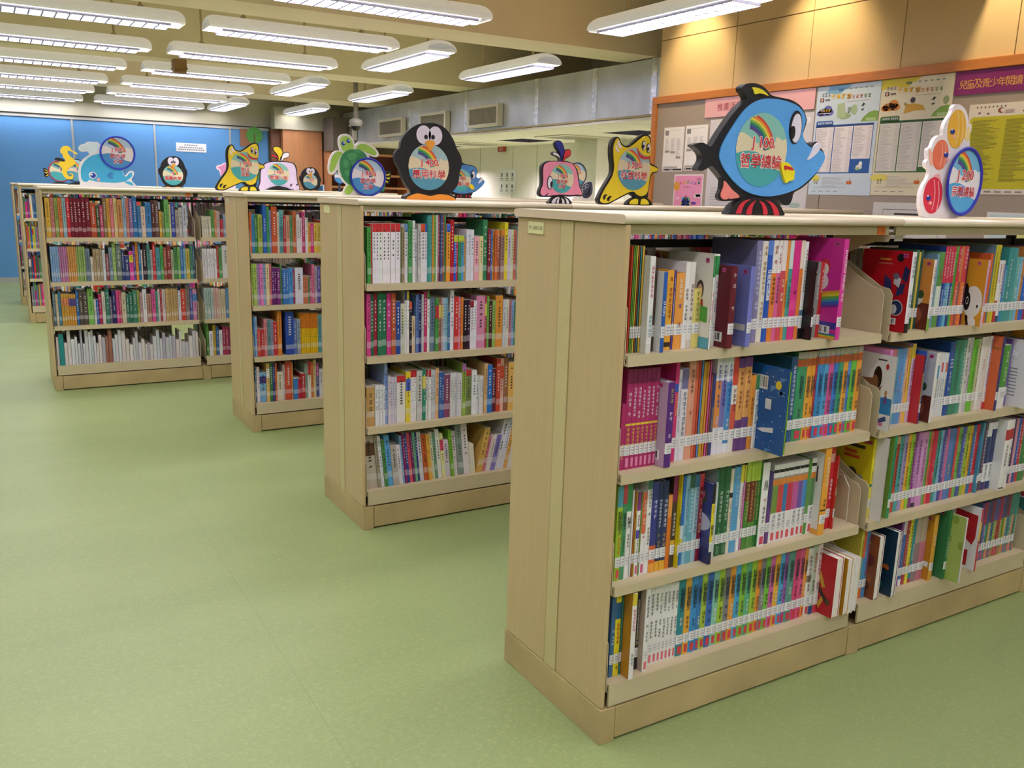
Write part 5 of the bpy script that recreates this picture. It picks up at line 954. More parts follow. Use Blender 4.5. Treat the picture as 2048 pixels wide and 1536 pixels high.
duck('yellow duck sign with red lips reading J 900, over the left bookcases', 4.85, 420, 270, 8.533, lambda x, y: (93+(x-1065)*.882, 163+(y-20)*.738), (690, 958), 'J 900', ['美術', '遊藝'], 'teal')
# whales with plumes
def plumes(s, T, cols):
    for raw, c, w_ in (('455,392 462,350 440,320 400,300 360,280 352,250 375,228 410,238 450,265 475,310 480,392', cols[0], .003), ('470,390 470,300 440,220 402,160 390,100 410,62 450,52 495,70 525,120 545,190 535,260 510,320 500,390', cols[1], .004), ('498,392 520,330 530,260 555,205 590,188 630,195 648,235 640,290 600,325 560,345 540,392', cols[2], .003)):
        b_ = s.plate('plume_board', T(raw), '141418', 0, .014); s.plate('plume', inset(s.pts(T(raw)), .0022*s.kk), c, w_, .003, parent=b_)
s = Sign('pink whale sign with blue, white and red plumes reading J 800', 1.68, 1060, 270, 7.877, (467, 1048), .018); s.kk = 1.6
T = lambda raw: raw
plumes(s, T, ('ece8f4', '2a2f8a', 'e0343c'))
s.plate('outline_board', '138,880 150,820 178,760 185,650 180,520 200,430 260,385 350,372 480,378 600,385 680,420 730,490 765,590 775,690 795,790 830,870 835,910 800,935 720,930 620,940 480,935 350,945 240,945 180,940 145,915', '151218')
s.plate('body_face', '165,880 175,820 200,760 208,650 205,530 225,440 290,395 400,385 560,395 650,415 705,480 742,590 755,690 775,790 815,880 805,912 740,905 640,915 500,905 400,912 290,925 225,928 180,910', 'f193ac', .003, .005)
s.plate('mouth', '200,930 240,915 278,882 272,915 235,938 205,940', '151218', .0036, .002)
s.disc(497, 655, 228, 'J 800', ['語言學', '文學'], 'teal', .0044)
e = s.ell('eye', 306, 718, 45, 108, '151218', .0046); s.ell('eye_white', 306, 718, 33, 92, 'ece6f4', .006, parent=e); s.ell('pupil', 325, 745, 17, 48, '151218', .0075, parent=e)
b_ = s.plate('base', '290,1045 310,1000 350,955 420,935 500,935 570,950 615,990 642,1050 500,1049', '151218', .008, .024, n=3)
for raw in ('325,1035 345,985 400,950 440,945 395,985 375,1038', '405,1038 415,990 450,952 440,990 432,1040', '478,958 515,990 525,1040 492,1040 490,995', '530,958 580,990 598,1042 560,1042 555,1000'): s.plate('stripe', raw, 'ece8f0', .0095, .003, parent=b_)
s = Sign('lavender whale sign with red, yellow and white plumes reading J 889', 8.0, 420, 270, 8.533, (1200, 940), .02); s.kk = 3
def T(raw): return ' '.join('%g,%g' % (1160+(float(a.split(',')[0])-470)*1.12, 190+(float(a.split(',')[1])-55)*.75) for a in raw.split())
plumes(s, T, ('d8303c', 'f0d02a', 'f0ecf2'))
s.plate('outline_board', '842,940 848,800 850,650 870,560 920,490 1000,452 1150,442 1300,448 1400,465 1460,510 1485,590 1490,700 1505,800 1530,870 1530,930 1480,942 1200,941', '1c1620')
s.plate('body_face', '855,940 862,800 866,650 885,575 930,505 1010,465 1150,456 1300,462 1390,478 1440,520 1465,600 1475,710 1490,810 1520,880 1516,928 1470,938 1200,940', 'e6d4f2', .003, .005)
s.disc(1170, 665, 190, 'J 889', ['翻譯小說'], 'teal', .0044)
s.plate('stand', '945,925 1060,880 1165,862 1290,890 1400,935 1180,938', '15151a', .02, .05, n=0)
for raw in ('1365,850 1385,830 1405,838 1390,850 1392,875 1370,868', '1465,840 1488,826 1498,845 1482,868 1475,855'): s.plate('eye', raw, '2a2030', .0042, .003)
s.plate('mouth', '1402,910 1425,932 1440,940 1410,935', '2a2030', .0042, .003)
# small penguins and further signs
penguin('small black penguin sign beside the lavender whale sign', 9.3, 420, 270, 8.533, 1710, 750, .78, (1710, 940), 'J 500', [], 'grey')
penguin('black penguin sign with picture story disc in front of the blue wall', 8.0, 0, 220, 4.096, 1415, 497, .5, (1415, 618), 'Jf', ['圖畫故事'], 'teal')
# blue fish copy, smaller, with its own disc
s = Sign('smaller blue fish sign partly behind the black penguin, with a red striped base', 3.32, 880, 220, 4.655, (210, 800), .02)
T = lambda raw: ' '.join('%g,%g' % (42+(float(a.split(',')[0])-744)*.327, 490+(float(a.split(',')[1])-226)*.255) for a in raw.split())
s.plate('outline_board', T('700,1000 690,860 740,620 850,450 950,325 1035,245 1045,215 1025,175 995,130 1000,95 1085,56 1210,85 1305,182 1450,220 1540,245 1630,308 1678,395 1690,480 1652,620 1672,680 1748,730 1795,690 1826,745 1885,840 1820,1000 1640,1190 1556,1240 1535,1310 1505,1368 1460,1376 1400,1318 1240,1325 1130,1330 960,1300 800,1150'), '16161a')
s.plate('body_face', T('744,830 778,705 900,500 1010,350 1120,262 1230,226 1350,230 1480,258 1590,310 1655,390 1668,470 1638,610 1660,690 1790,762 1850,800 1878,855 1800,1005 1590,1190 1450,1248 1300,1278 1160,1270 1020,1220 900,1120 800,990'), '4f90d2', .004, .006)
s.disc(196, 635, 104, 'J 889', ['翻譯小說'], 'teal', .0052)
e = s.ell('eye', 304, 580, 20, 42, '16161a', .006); s.ell('eye_white', 306, 583, 15, 36, 'eae6f4', .0075, parent=e); s.ell('pupil', 297, 592, 7, 18, '16161a', .009, parent=e)
s.plate('tusk', '352,660 365,635 380,615 396,618 388,640 370,655', 'eae6f4', .007, .004); f_ = s.plate('side_fin', '265,685 280,668 300,680 312,705 305,720 285,716', 'f2d81f', .012, .006)
b_ = s.plate('base', '130,800 145,775 180,760 225,760 265,775 288,800 210,801', '16161a', .01, .024, n=3)
for q in (150, 178, 230, 258): s.plate('stripe', '%g,798 %g,770 %g,768 %g,799' % (q, q+6, q+16, q+14), 'a02c3c', .0115, .003, parent=b_, n=2)
# turtle
s = Sign('green turtle sign with blue ring reading J 800', 3.30, 640, 255, 10.59, (780, 1420), .012)
s.plate('white_board', '490,1340 520,1260 560,1190 480,1110 410,980 385,860 350,900 310,950 250,975 195,945 170,850 180,740 210,620 265,520 340,465 420,455 405,390 388,290 400,190 450,130 530,108 610,125 680,190 725,270 745,350 800,295 880,272 980,290 1090,350 1190,430 1242,520 1225,590 1170,605 1100,585 1040,560 1060,640 1200,900 1200,1300 1080,1415 900,1420 780,1420 560,1420 505,1400', 'f2f0ea')
for nm, raw, c, l in (('flipper', '205,850 220,740 250,620 310,530 380,490 450,495 470,530 420,600 370,700 330,800 290,880 240,915 212,900', 'a5d455', .002), ('flipper', '770,420 800,360 870,325 960,330 1070,390 1160,460 1195,520 1180,560 1110,560 1020,520 930,480 840,450', 'a5d455', .002), ('head', '430,290 440,210 490,165 560,160 620,190 670,260 700,350 705,420 640,470 560,490 490,470 450,390', 'aedb5e', .002), ('hind_flipper', '520,1340 540,1270 590,1210 650,1200 700,1240 690,1320 640,1380 560,1390', 'a5d455', .002)): s.plate(nm, raw, c, l, .004)
sh = s.plate('shell', '415,800 420,680 460,570 530,490 630,445 740,440 850,460 940,520 1000,610 1020,700 900,900 800,1150 680,1200 580,1160 490,1060 435,930', '3a8f55', .0032, .004)
for raw in ('560,560 600,520 690,510 770,520 780,590 740,650 660,680 600,640', '490,690 530,650 590,690 605,740 570,830 510,810 485,750', '660,720 740,680 800,690 740,760 690,800', '520,900 570,870 620,910 610,1000 560,1010', '690,470 760,458 830,480 850,520 790,505'): s.plate('scute', raw, '52a86a', .0038, .002, parent=sh)
for ex, ey in ((490, 315), (598, 265)): e = s.ell('eye', ex, ey, 40, 44, '2348b8', .0036, .003); s.ell('glint', ex+16, ey-14, 18, 18, 'e8f0f4', .0046, .002, parent=e)
s.disc(1000, 1028, 385, 'J 800', ['語言學', '文學'], 'blue', .012, '2330b8')
# blue whale
s = Sign('light blue whale sign on a white board with ring disc reading J 800', 4.82, 60, 270, 9.309, (1440, 945), .012)
s.plate('white_board', '965,940 930,850 900,720 905,560 960,440 1060,360 1100,320 1060,270 980,280 915,250 905,190 950,140 1010,130 1060,95 1130,88 1190,95 1260,100 1320,160 1500,300 1700,600 1740,680 1770,720 1850,640 1920,640 1935,700 1890,800 1950,880 1972,950 1400,948', 'f2f2f4')
s.plate('body_face', '945,720 950,580 1010,460 1110,370 1250,320 1420,310 1560,400 1690,580 1740,700 1790,740 1850,680 1895,670 1890,740 1820,800 1750,835 1600,855 1420,850 1250,835 1110,800 1060,835 1000,830 960,790', '45b8e8', .002, .004)
s.plate('tail_fluke', '1755,840 1820,830 1890,850 1925,905 1880,900 1800,870', '45b8e8', .002, .004)
s.plate('spout', '930,240 920,190 970,160 1030,150 1080,115 1150,105 1220,120 1270,150 1240,230 1190,310 1140,320 1110,290 1060,240 990,262', 'dff2f6', .002, .004)
e = s.ell('eye', 1165, 715, 72, 66, 'eef4f8', .0034); s.ell('iris', 1170, 718, 52, 48, '2440b0', .005, parent=e); s.ell('glint', 1145, 700, 20, 18, 'f4f8fa', .0065, parent=e)
s.ell('cheek', 1272, 796, 30, 32, 'f0a8b8', .0034); s.plate('heart_fin', '1430,720 1470,670 1530,660 1545,700 1510,720 1545,745 1535,780 1470,775', '3a86cc', .0034, .003)
s.disc(1625, 300, 295, 'J 800', ['語言學', '文學'], 'blue', .012, '2338c0')
# seahorse and ring fish behind the whale
s = Sign('yellow seahorse sign with round disc behind the blue whale sign', 7.98, 60, 270, 9.309, (880, 905), .014)
s.disc(860, 640, 200, 'J', [], 'grey', -.004); q = s.P(860, 640)
s.plate('ring', [(q[0]+a, q[1]+c) for a, c in ellipse(0, 0, (s.P(860, 420)[1]-s.P(860, 860)[1])/2, (s.P(860, 420)[1]-s.P(860, 860)[1])/2, 40)], '1f2a6a', -.006, .012)
s.plate('seahorse', '560,260 585,210 630,180 700,182 750,215 775,262 830,290 885,320 860,338 800,300 740,272 700,275 710,330 760,385 820,430 848,500 810,540 730,580 690,640 690,700 730,745 775,735 765,705 735,710 745,690 790,700 806,750 785,795 730,800 670,785 620,730 590,650 600,575 550,555 535,500 570,460 640,470 650,430 615,390 600,320 575,320', 'e8c72c', .004, .006)
s.plate('dorsal_fin', '460,440 470,405 520,398 590,415 640,445 640,470 560,462', '1c1a14', .006, .006)
s.plate('stand', '680,905 760,870 880,850 960,868 1060,905', '15161c', .02, .04, n=0)
s = Sign('dark red ring fish sign with yellow tail at the far left', 9.3, 60, 270, 9.309, (560, 898), .014)
s.disc(560, 660, 190, 'J', [], 'teal', .002, 'a02c44'); s.ell('board', 560, 660, 215, 205, '1a1c3a', -.001, .014)
b_ = s.plate('tail', '360,650 320,630 280,600 250,600 245,640 260,690 262,740 290,775 320,770 345,740 375,715', '17150f', 0, .014)
for raw in ('265,625 300,640 345,665 300,655', '265,680 310,680 350,690 300,700', '290,755 320,725 350,710 325,745'): s.plate('stripe', raw, 'e8cc3a', .0012, .002, parent=b_)
s.plate('stand', '370,895 480,860 600,862 740,898', '15161c', .02, .04, n=0)
# dark seal behind the pink whale; striped fish behind the turtle; dolphin behind the duck
s = Sign('dark blue-grey seal sign behind the pink whale sign', 3.34, 1060, 270, 7.877, (880, 1010), .012)
s.plate('clear_board', '700,940 780,760 850,700 930,690 985,720 1000,800 990,900 950,970 880,1010 760,1010 680,990', 'dcd9d2')
s.disc(735, 590, 182, 'J 857', [], 'grey', .003, '2f3f5a')
s.plate('seal', '800,790 850,745 920,705 970,715 985,790 978,880 940,940 880,962 830,940 840,860', '363b52', .003, .004)
s.plate('mouth', '935,790 948,800 945,850 930,900 890,920 870,900 910,870', '15161e', .0045, .003)
for ex, ey in ((846, 800), (893, 770)): e = s.ell('eye', ex, ey, 26, 32, 'c8ccd8', .0045); s.ell('pupil', ex, ey, 19, 24, '26304f', .006, parent=e)
s = Sign('green fish sign with black and yellow striped fins behind the turtle sign', 8.0, 640, 255, 10.59, (1260, 1430), .016)
s.plate('body', '1150,1250 1250,1220 1340,1215 1380,1260 1365,1340 1350,1395 1280,1400 1180,1380', '1f8a5c')
b_ = s.plate('tail', '1365,1040 1380,990 1440,965 1500,970 1505,1040 1490,1140 1460,1220 1410,1245 1370,1200 1350,1120', '17150f')
for raw in ('1375,1035 1430,1040 1480,1020 1470,1050 1420,1062', '1375,1090 1420,1110 1480,1105 1470,1132 1420,1130', '1370,1150 1410,1180 1440,1190 1430,1210 1390,1190'): s.plate('stripe', raw, 'e8d83a', .0015, .003, parent=b_)
t_ = s.plate('top_fin', '1040,580 1100,590 1200,610 1205,650 1150,680 1060,640', '17150f')
for raw in ('1075,610 1105,600 1100,635 1085,640', '1150,640 1175,610 1190,615 1165,655'): s.plate('stripe', raw, 'e8d83a', .0015, .003, parent=t_)
s.plate('stand', '1080,1425 1160,1390 1250,1370 1365,1432', '15161c', .02, .04, n=0)
s = Sign('pink dolphin sign half hidden behind the yellow J 900 duck', 8.05, 420, 270, 8.533, (330, 905), .012)
s.plate('white_board', '105,545 125,505 190,490 240,465 330,470 400,600 430,905 200,905 190,720 160,600 125,572', 'f2d8e4'); s.plate('dolphin', '130,540 190,510 250,480 310,500 360,700 320,860 230,800 190,680 175,575', 'd890b8', .002, .004)
s = Sign('small blue card sign standing at the right of the far penguin', 9.35, 420, 270, 8.533, (1890, 962), .012)
s.plate('card', '1830,962 1830,880 1890,858 1950,855 1950,962', 'cfe0e8', n=0); s.plate('picture', '1845,955 1845,890 1890,870 1925,870 1925,955', '2f6a9a', .002, .003, n=0)
s = Sign('small green paper sign behind the penguin feet', 4.85, 760, 210, 3.531, (470, 642), .008)
s.plate('card', '435,640 460,605 490,596 492,640', '4fb88a', n=0)
s = Sign('round blue and white disc sign behind the turtle flipper', 8.1, 640, 255, 10.59, (420, 1290), .012)
s.disc(420, 980, 130, 'J', [], 'blue', .002, '2a3a8a'); s.plate('post', '400,1290 400,1080 440,1080 440,1290', '2a3a5a', -.003, .01, n=0)
# ---------------------------------------------------------------- notice board on the right wall
BX = WALLX
def wp(u, v, x=None): p = hit(u, v, 0, BX-.012 if x is None else x); return p.y, p.z
FRAME = mat('orange_wood_frame', 'c57a34', .4, noise=.12, scale=10, stretch=(6, 1, 6))
t = tag(empty('notice_board', (BX, 3.69, 1.0)), 'long grey felt notice board with orange wood frame on the tan fabric wall', 'notice board')
b = MB(); b.box(-.012, 0, -7.5, -.04, -.1, .99); b.build('felt', mat('grey_felt', 'a3968a', .9, noise=.05, scale=150), t)
b = MB()
b.box(-.028, 0, -7.55, 0, .972, 1.022); b.box(-.028, 0, -.052, 0, -.1, .972); b.box(-.028, 0, -7.55, 0, -.15, -.1); b.build('frame', FRAME, t, bevel=.003)
b = MB()
for y in (-1.575, -2.8, -4.1): b.box(-.0126, -.0119, y-.002, y+.002, -.1, .972)
b.build('joint', DARK, t)
class Poster:
    """paper pinned to the board; local (s,t) run left to right and bottom to top, in metres"""
    def __init__(s, label, y_left, z_bot, w_, h, col, name='poster', cat='poster', lift=0):
        s.t = tag(empty(name, (BX-.0135-lift, y_left, z_bot)), label, cat); h = min(h, 1.9695-z_bot); s.w, s.h = w_, h; s.b = MB(); s.k = 0
        s.rect(0, w_, 0, h, col, 0); b = MB(); b.box(0, .0008, -w_, 0, 0, h); b.build('sheet', flat(col), s.t)
    def poly(s, pts, col, o=1):
        a = sum(p[0]*q[1]-q[0]*p[1] for p, q in zip(pts, pts[1:]+pts[:1])); pts = pts if a > 0 else pts[::-1]
        s.b.poly([(-.0003-.00025*o, -x, z) for x, z in pts], col)
    def rect(s, x0, x1, z0, z1, col, o=1): s.poly([(x0, z0), (x1, z0), (x1, z1), (x0, z1)], col, o)
    def ell(s, x, z, rx, rz, col, o=1): s.poly(ellipse(x, z, rx, rz, 24), col, o)
    def lines(s, x0, x1, z1, z0, step, col, rnd, o=3, hgt=.35, ragged=True):
        z = z1
        while z > z0:
            e = x1 if not ragged else x0+(x1-x0)*rnd.uniform(.45, 1)
            s.rect(x0, e, z-step*hgt, z, col, o); z -= step
    def txt(s, body, x, z, col, h=None, w=None, off=0, o=6, res=2): return text(s.t, body, flat(col), (-.0003-.00025*o, -x, z), h=h, w=w, rot=(HP, 0, -HP), off=off, res=res)
    def glyphs(s, x, z, n, size, pitch, cols, rnd, o=4):
        # small character-like strokes for lettering too small to read
        for i in range(n):
            cx = x+pitch*i; c = cols[i % len(cols)]; e = size/2
            for j in range(3): q = e*rnd.uniform(.6, 1); zz = z+e-size*(.14+.34*j); s.rect(cx-q, cx+q, zz-size*.07, zz+size*.07, c, o)
            q = cx+rnd.uniform(-.3, .3)*e; s.rect(q-size*.07, q+size*.07, z-e, z+e, c, o)
    def done(s): s.b.build('print', PRINT, s.t)
rnd = random.Random(3)
# plain programme sheets
for u0, u1, v0, v1, lb in ((1327, 1367, 256, 340, 'white programme sheet at the left end of the notice board'), (1370, 1414, 252, 338, 'white programme sheet right of the first one, behind the fish tail')):
    (ya, za), (yb, zb) = wp(u0, (v0+v1)/2), wp(u1, (v0+v1)/2); zt = wp(u0, v0)[1]; z0 = wp(u0-3, v1+3)[1]
    p = Poster(lb, ya, z0, ya-yb, zt-z0, 'f4f0ec'); W, H = ya-yb, zt-z0
    p.rect(.06*W, .24*W, .82*H, .93*H, '8a8684'); p.rect(.28*W, .85*W, .93*H, .935*H, 'b0aaa8'); p.rect(.03*W, .97*W, .02*H, .06*H, '2a2624'); p.rect(.05*W, .75*W, .07*H, .115*H, 'b8b4b2')
    p.rect(.06*W, .12*W, .03*H, .05*H, 'e8e8e8', 2); p.rect(.35*W, .55*W, .03*H, .05*H, 'b0b0b0', 2)
    for i, e in enumerate((.48, .46, .34)):
        x = (.1+.28*i)*W; p.lines(x, x+.2*W, .74*H, e*H, .022*H, 'b4aeac', rnd); p.rect(x-.01*W, x+.22*W, (e-.05)*H, e*H, '9c9894')
    p.done()
# pink header with red characters
ya, za = wp(1411, 224); zt = wp(1414, 196)[1]; z0 = wp(1411, 236)[1]; yb = wp(1632, 195)[0]
p = Poster('pale pink header strip with red characters above the fish sign', ya, z0, ya-yb, zt-z0, 'efb6b8', lift=.004); W, H = ya-yb, zt-z0
x0 = ya-wp(1436, 212)[0]; x1 = ya-wp(1470, 210)[0]; st = (x1-x0)/2.7
for i, c in enumerate('推廣活動'): p.txt(c, x0+st*(i+.45), H*.47, 'a8283c', h=H*.38, o=3)
p.done()
# fun fair poster
ya, zt = wp(1350, 349); yb = wp(1408, 346)[0]; z0 = wp(1345, 412)[1]-.02
p = Poster('pink poster of fairground rides under a rainbow title, left part of the notice board', ya, z0-.06, ya-yb, zt-z0+.06, 'f4eeee'); W, H = ya-yb, zt-z0+.06
p.rect(.03*W, .97*W, .02*H, .975*H, 'ef9ac0'); p.rect(.03*W, .97*W, .02*H, .12*H, 'b8c86a', 2); p.ell(.1*W, .73*H, .11*W, .11*H, 'e0a23a', 2)
for i in range(4): p.ell((.78+.05*i)*W, (.52+.01*(i % 2))*H, .06*W, .04*H, 'f4f2f2', 2)
p.ell(.15*W, .45*H, .08*W, .03*H, 'f6c0d8', 2)
for x, z, r in ((.45, .34, .16), (.45, .34, .13)): p.ell(x*W, z*H, r*W, r*W, '4f6fc8' if r > .14 else 'ef9ac0', 3)
for a in range(8):
    c, s_ = math.cos(a*.785), math.sin(a*.785); p.poly([(.45*W, .34*H), (.45*W+c*.15*W-s_*.004, .34*H+s_*.15*W+c*.004), (.45*W+c*.15*W+s_*.004, .34*H+s_*.15*W-c*.004)], '5a78d0', 4); p.ell(.45*W+c*.16*W, .34*H+s_*.16*W, .03*W, .03*W, ('e8c83a', '6ab04a', 'd84a6a', '4ab0c8')[a % 4], 5)
p.poly([(.4*W, .1*H), (.45*W, .34*H), (.5*W, .1*H), (.46*W, .1*H), (.45*W, .2*H), (.44*W, .1*H)], '6a5ab8', 5); p.ell(.45*W, .47*H, .05*W, .04*H, '4a8a4a', 4); p.ell(.72*W, .35*H, .1*W, .035*H, '6a3fa0', 4)
for i in range(5): p.poly([((.7+.06*i)*W, .1*H), ((.76+.06*i)*W, .1*H), ((.73+.06*i)*W, (.24+.03*(i % 2))*H)], '3f9a5a', 5)
p.rect(.3*W, .6*W, .1*H, .15*H, '4ab0d8', 4)
for i, (c, q) in enumerate(zip('FUNFLIX', ('d83a3a', 'ee8a2a', 'e8c82a', '4fae4a', '3aa0c8', '4a5fc0', '8a4ab0'))): p.txt(c, (.24+.085*i)*W, (.795+.03*math.sin(math.pi*i/6))*H, q, h=.07*H, off=.03)
p.glyphs(.36*W, .715*H, 4, .035*H, .06*W, ['4a3a4a'], rnd); p.rect(.8*W, .93*W, .9*H, .912*H, '7a3a5a', 3); p.rect(.76*W, .93*W, .87*H, .882*H, '7a3a5a', 3); p.rect(.83*W, .9*W, .78*H, .84*H, '4a7a6a', 3); p.done()
# butterfly and cat sheet mostly hidden by the fish
ya, zt = wp(1422, 240); yb = wp(1630, 222)[0]; z0 = wp(1415, 412)[1]-.05
p = Poster('large pale grey sheet with butterfly, half hidden behind the big fish sign', ya, z0, ya-yb, zt-z0, 'd9d4d6'); W, H = ya-yb, zt-z0
x = ya-wp(1440, 255)[0]; z = wp(1440, 255)[1]-z0
p.ell(x, z-.02, .035, .045, 'f2f0f0'); p.ell(x-.01, z-.0, .012, .016, 'c890a0', 2); p.ell(x+.002, z-.035, .006, .012, '3a3a3a', 2)
p.poly([(x+.015, z+.02), (x+.05, z+.045), (x+.04, z+.015), (x+.055, z+.01), (x+.03, z+.0)], 'a8642a', 3)
p.lines(.05*W, .45*W, .28*H, .08*H, .03*H, 'c0bcc0', rnd); p.lines(.75*W, .95*W, .6*H, .4*H, .03*H, 'c4b8b8', rnd)
x = ya-wp(1614, 240)[0]; z = wp(1614, 240)[1]-z0; p.ell(x, z, .03, .02, 'eeeef0', 2); p.txt('3', x, z, '8a8a92', h=.02); p.ell(.9*W, .12*H, .05*W, .025*H, 'a8bcb0', 2); p.ell(.8*W, .2*H, .05*W, .02*H, 'd8b8a8', 2); p.done()
# two reading posters
def reading(label, u0, u1, v0, v1, base, cloudc, tabc, blobc, boxc, tag_):
    ya, zt = wp(u0, v0); yb = wp(u1, v0-14)[0]; z0 = wp(u0-20, v1)[1]; W, H = ya-yb, zt-z0
    p = Poster(label, ya, z0, W, H, base); X = lambda q: q*W; Z = lambda q: q*H
    R = lambda a, b_, c, d, col, o=1: p.rect(X(a), X(b_), Z(c), Z(d), col, o)
    p.poly([(X(a), Z(c)) for a, c in ((.0 if tag_ else .2, 1), (.55, 1), (.5, .965), (.42, .955), (.4, .925), (.28, .92), (.2, .94), (.1, .93), (0, .91) if tag_ else (.18, .96))], cloudc)
    p.poly([(X(a), Z(c)) for a, c in ((1, .74), (.94, .75), (.86, .74), (.78, .70), (.74, .66), (1, .66))], '86b04f', 2); R(.82, .97, .665, .69, 'b8cf90', 3)
    for i, c in enumerate('十本好讀'): p.txt(c, X(.27+.085*i), Z(.905-.004*i), 'e0b21c', h=Z(.05), off=.05, o=4)
    p.glyphs(X(.1), Z(.922), 3, Z(.032), X(.05), ['8a7f9a'], rnd); R(.06, .12, .86, .895, '4a3a40', 4); R(.075, .105, .865, .89, 'e8b0a8', 5); R(.14, .22, .868, .882, '6a6068', 4); R(.35, .43, .945, .965, '3f7ab0' if not tag_ else '5a7a4a', 3)
    R(.5, .9, .93, .955, base, 2)
    for i in range(5): R(.52+.08*i, .56+.08*i, .955, .965, '8a9a98', 3)
    p.glyphs(X(.53), Z(.885), 6, Z(.034), X(.062), ('e08a6a', 'e89a7a', 'd8703a', 'c85a3a', '8a9a4a', '5f8a4a'), rnd)
    R(.5, .84, .845, .848, 'c08a88', 3)
    for a, c, rx, rz in ((.14, .765, .1, .035), (.2, .785, .07, .04), (.08, .755, .06, .025), (.23, .76, .07, .03)): p.ell(X(a), Z(c), X(rx), Z(rz), blobc, 2)
    p.glyphs(X(.1), Z(.78), 4, Z(.026), X(.042), ['e8c83a' if not tag_ else '5a3418'], rnd); R(.06, .25, .75, .758, 'd8d0e8' if not tag_ else '6a3a18', 4)
    if not tag_:
        p.poly([(X(a), Z(c)) for a, c in ((.36, .71), (.35, .83), (.46, .84), (.5, .70))], 'b0c298', 3); p.ell(X(.62), Z(.77), X(.05), Z(.045), 'a8c49a', 3); p.ell(X(.48), Z(.72), X(.1), Z(.03), '9ab486', 2); p.ell(X(.55), Z(.775), X(.03), Z(.022), '8a9aa0', 4); R(.53, .56, .745, .752, '2a3a34', 5)
    else:
        p.poly([(X(a), Z(c)) for a, c in ((.36, .7), (.5, .72), (.66, .72), (.62, .76), (.5, .78), (.38, .78))], 'd8a838', 3); p.ell(X(.47), Z(.81), X(.035), Z(.024), '4a4048', 3); p.ell(X(.37), Z(.78), X(.02), Z(.014), 'a8a860', 3); p.ell(X(.92), Z(.79), X(.04), Z(.035), '9aa878', 2)
    p.poly([(X(a), Z(c)) for a, c in ((.72, .795), (.76, .825), (.79, .81), (.76, .805), (.775, .79), (.745, .8))], '262a2c', 4); p.poly([(X(a), Z(c)) for a, c in ((.73, .765), (.76, .775), (.78, .77), (.75, .755))], '262a2c', 4)
    R(.03, .95, .2, .645, tabc, 2); p.poly([(X(a), Z(c)) for a, c in ((.03, .64), (.03, .675), (.05, .685), (.29, .685), (.31, .675), (.31, .64))], tabc, 2); p.glyphs(X(.07), Z(.664), 4, Z(.02), X(.028), ['eef2f6'], rnd, 5); p.glyphs(X(.195), Z(.664), 4, Z(.02), X(.028), ['eef2f6'], rnd, 5)
    for i in range(3):
        a = .04+.305*i; lo = .21 if i < 2 else .33 if not tag_ else .245; R(a, a+.29, lo, .625, 'f1eaec' if not tag_ else 'e3dfd8', 3); p.lines(X(a+.015), X(a+.2), Z(.612), Z(lo+.012), Z(.0105), 'b9b2b6', rnd, 4); p.lines(X(a+.225), X(a+.28), Z(.612), Z(lo+.012), Z(.0105), 'cdc6c8', rnd, 4, ragged=False); R(a, a+.29, .626, .64, boxc, 3)
    if not tag_: p.ell(X(.79), Z(.255), X(.05), Z(.022), 'e8e8e4', 4); p.ell(X(.81), Z(.285), X(.028), Z(.022), 'f4f2ee', 5); p.ell(X(.77), Z(.24), X(.04), Z(.012), 'a8c48a', 5)
    p.ell(X(.11), Z(.155), X(.065 if not tag_ else .14), Z(.03), 'e8dc6a', 2); p.glyphs(X(.1), Z(.135), 2, Z(.02), X(.04), ['6a6a3a'], rnd); p.glyphs(X(.1), Z(.11), 2, Z(.02), X(.04), ['6a6a3a'], rnd); p.lines(X(.22), X(.62), Z(.165), Z(.08), Z(.012), 'c8c2c0', rnd, 3)
    R(.62, .7, .1, .13, 'd8743a', 3); p.txt('6', X(.67), Z(.145), 'c85a2a', h=Z(.022), o=4); R(.08, .62, .07, .073, '7a9a98' if not tag_ else '8a8a78', 3)
    for i in range(4): R(.06+.12*i, .13+.12*i, .03, .036, '9a9a98', 3)
    p.done()
reading('pale blue reading poster with a blue-framed table, right of the fish tusk', 1637, 1765, 175, 389, 'cfdfec', '7fb4dc', '2f62ae', '6a6fc0', '24437e', 0)
reading('cream reading poster with a green-framed table, left of the J 200 sign', 1766, 1912, 161, 390, 'e8e0c4', 'd8c82e', '3f6f3a', 'e0913a', '2c5228', 1)
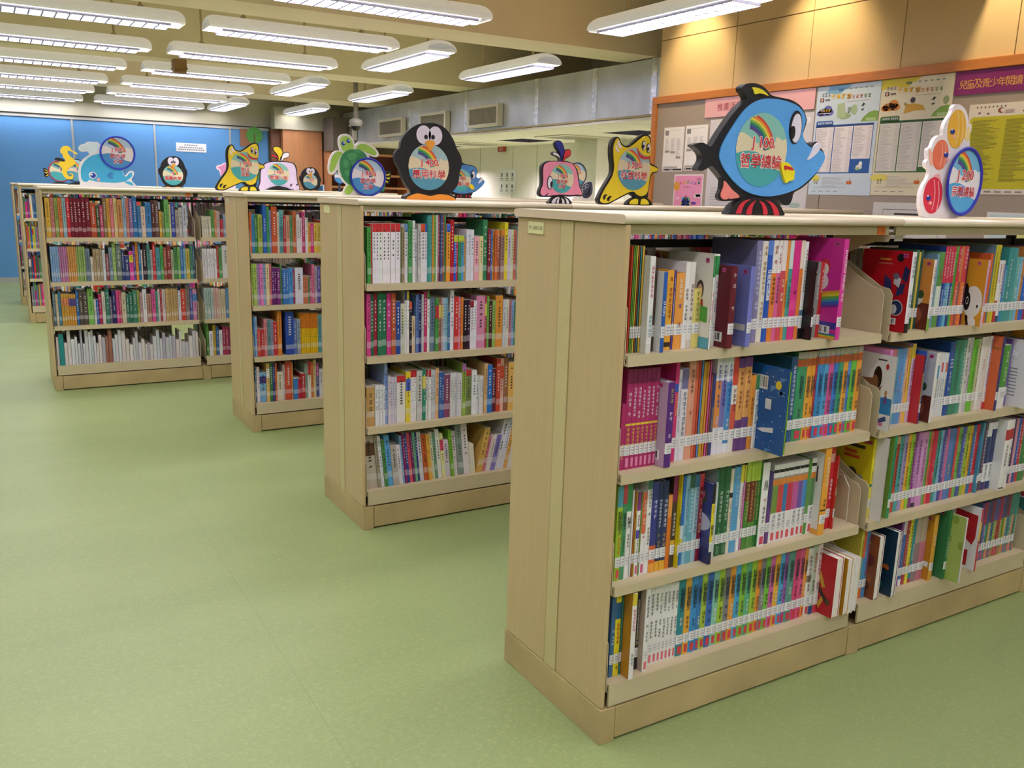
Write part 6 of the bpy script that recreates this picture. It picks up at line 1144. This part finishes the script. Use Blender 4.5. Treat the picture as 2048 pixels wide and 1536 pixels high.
# purple header, yellow-green notice, lower sheets
ya = wp(1911, 170)[0]; zt = wp(1913, 143)[1]; z0 = wp(1909, 192)[1]
p = Poster('purple header strip with golden characters at the right of the board', ya, z0, 1.05, zt-z0, '86246c', lift=.004); H = zt-z0
x0 = ya-wp(1921, 170)[0]; st = (ya-wp(2048, 155)[0]-x0)/8
for i, c in enumerate('兒童及青少年閱讀'): p.txt(c, x0+st*(i+.48), H*.42, 'dfa650', h=H*.36, o=3)
p.done()
ya, zt = wp(1941, 210); z0 = wp(1930, 388)[1]; yb = wp(2052, 380)[0]-.03; W, H = ya-yb, zt-z0
p = Poster('yellow-green notice full of small print under the purple header', ya, z0, W, H, 'e4ddd0')
q = [(.06*W, .06*H), (.96*W, .06*H), (.98*W, .09*H), (.98*W, .84*H), (.95*W, .86*H), (.06*W, .86*H), (.03*W, .83*H), (.03*W, .09*H)]; p.poly(q, 'c9c22c', 1)
p.lines(.07*W, .47*W, .82*H, .14*H, .0135*H, '8e8a2c', rnd, 3, .5); p.lines(.53*W, .95*W, .82*H, .14*H, .0135*H, '8e8a2c', rnd, 3, .5)
for i in range(8): p.rect((.1+.055*i)*W, (.12+.055*i)*W, .955*H, .972*H, '6a625a', 3)
p.ell(.45*W, .92*H, .05*W, .03*H, '8a4a3a', 3); p.ell(.47*W, .92*H, .035*W, .022*H, 'e4ddd0', 4); p.rect(.5*W, .62*W, .885*H, .925*H, 'b8a8a8', 3)
for a, c in ((.15, .9), (.27, .89), (.75, .9), (.86, .93)): p.ell(a*W, c*H, .02*W, .012*H, '8a6a7a', 3)
for i in range(6): p.rect((.08+.14*i)*W, (.17+.14*i)*W, .022*H, .036*H, '8a8478', 3)
p.done()
ya, zt = wp(1748, 404); yb = wp(1900, 410)[0]; z0 = zt-.3; W = ya-yb
p = Poster('white framed notice at the bottom of the board behind the nearest bookcase', ya, z0, W, .3, 'dcdad8')
p.rect(.14*W, .9*W, .01, .265, '3a3a3a'); p.rect(.144*W, .896*W, .013, .262, 'dcdad8', 2); p.rect(.3*W, .8*W, .235, .245, '3a3a3a', 3); p.rect(.16*W, .86*W, .215, .222, '5a5a5a', 3); p.lines(.16*W, .86*W, .2, .03, .014, '7a7a7a', rnd); p.done()
p0 = wp(1975, 424); t = tag(empty('brochure', (BX-.0136, p0[0], p0[1]-.2)), 'pale blue and yellow leaflet low on the board at the right edge', 'leaflet')
b = MB(); b.box(0, .001, -.34, 0, 0, .2, 'dfe8ea'); b.quad((-.0003, -.02, .01), (-.0003, -.32, .01), (-.0003, -.32, .187), (-.0003, -.02, .187), 'c9dfe6'); b.quad((-.0006, -.12, .02), (-.0006, -.3, .02), (-.0006, -.3, .18), (-.0006, -.12, .18), 'dfe08a'); b.build('sheet', PRINT, t)
bpy.data.objects.remove(_to)
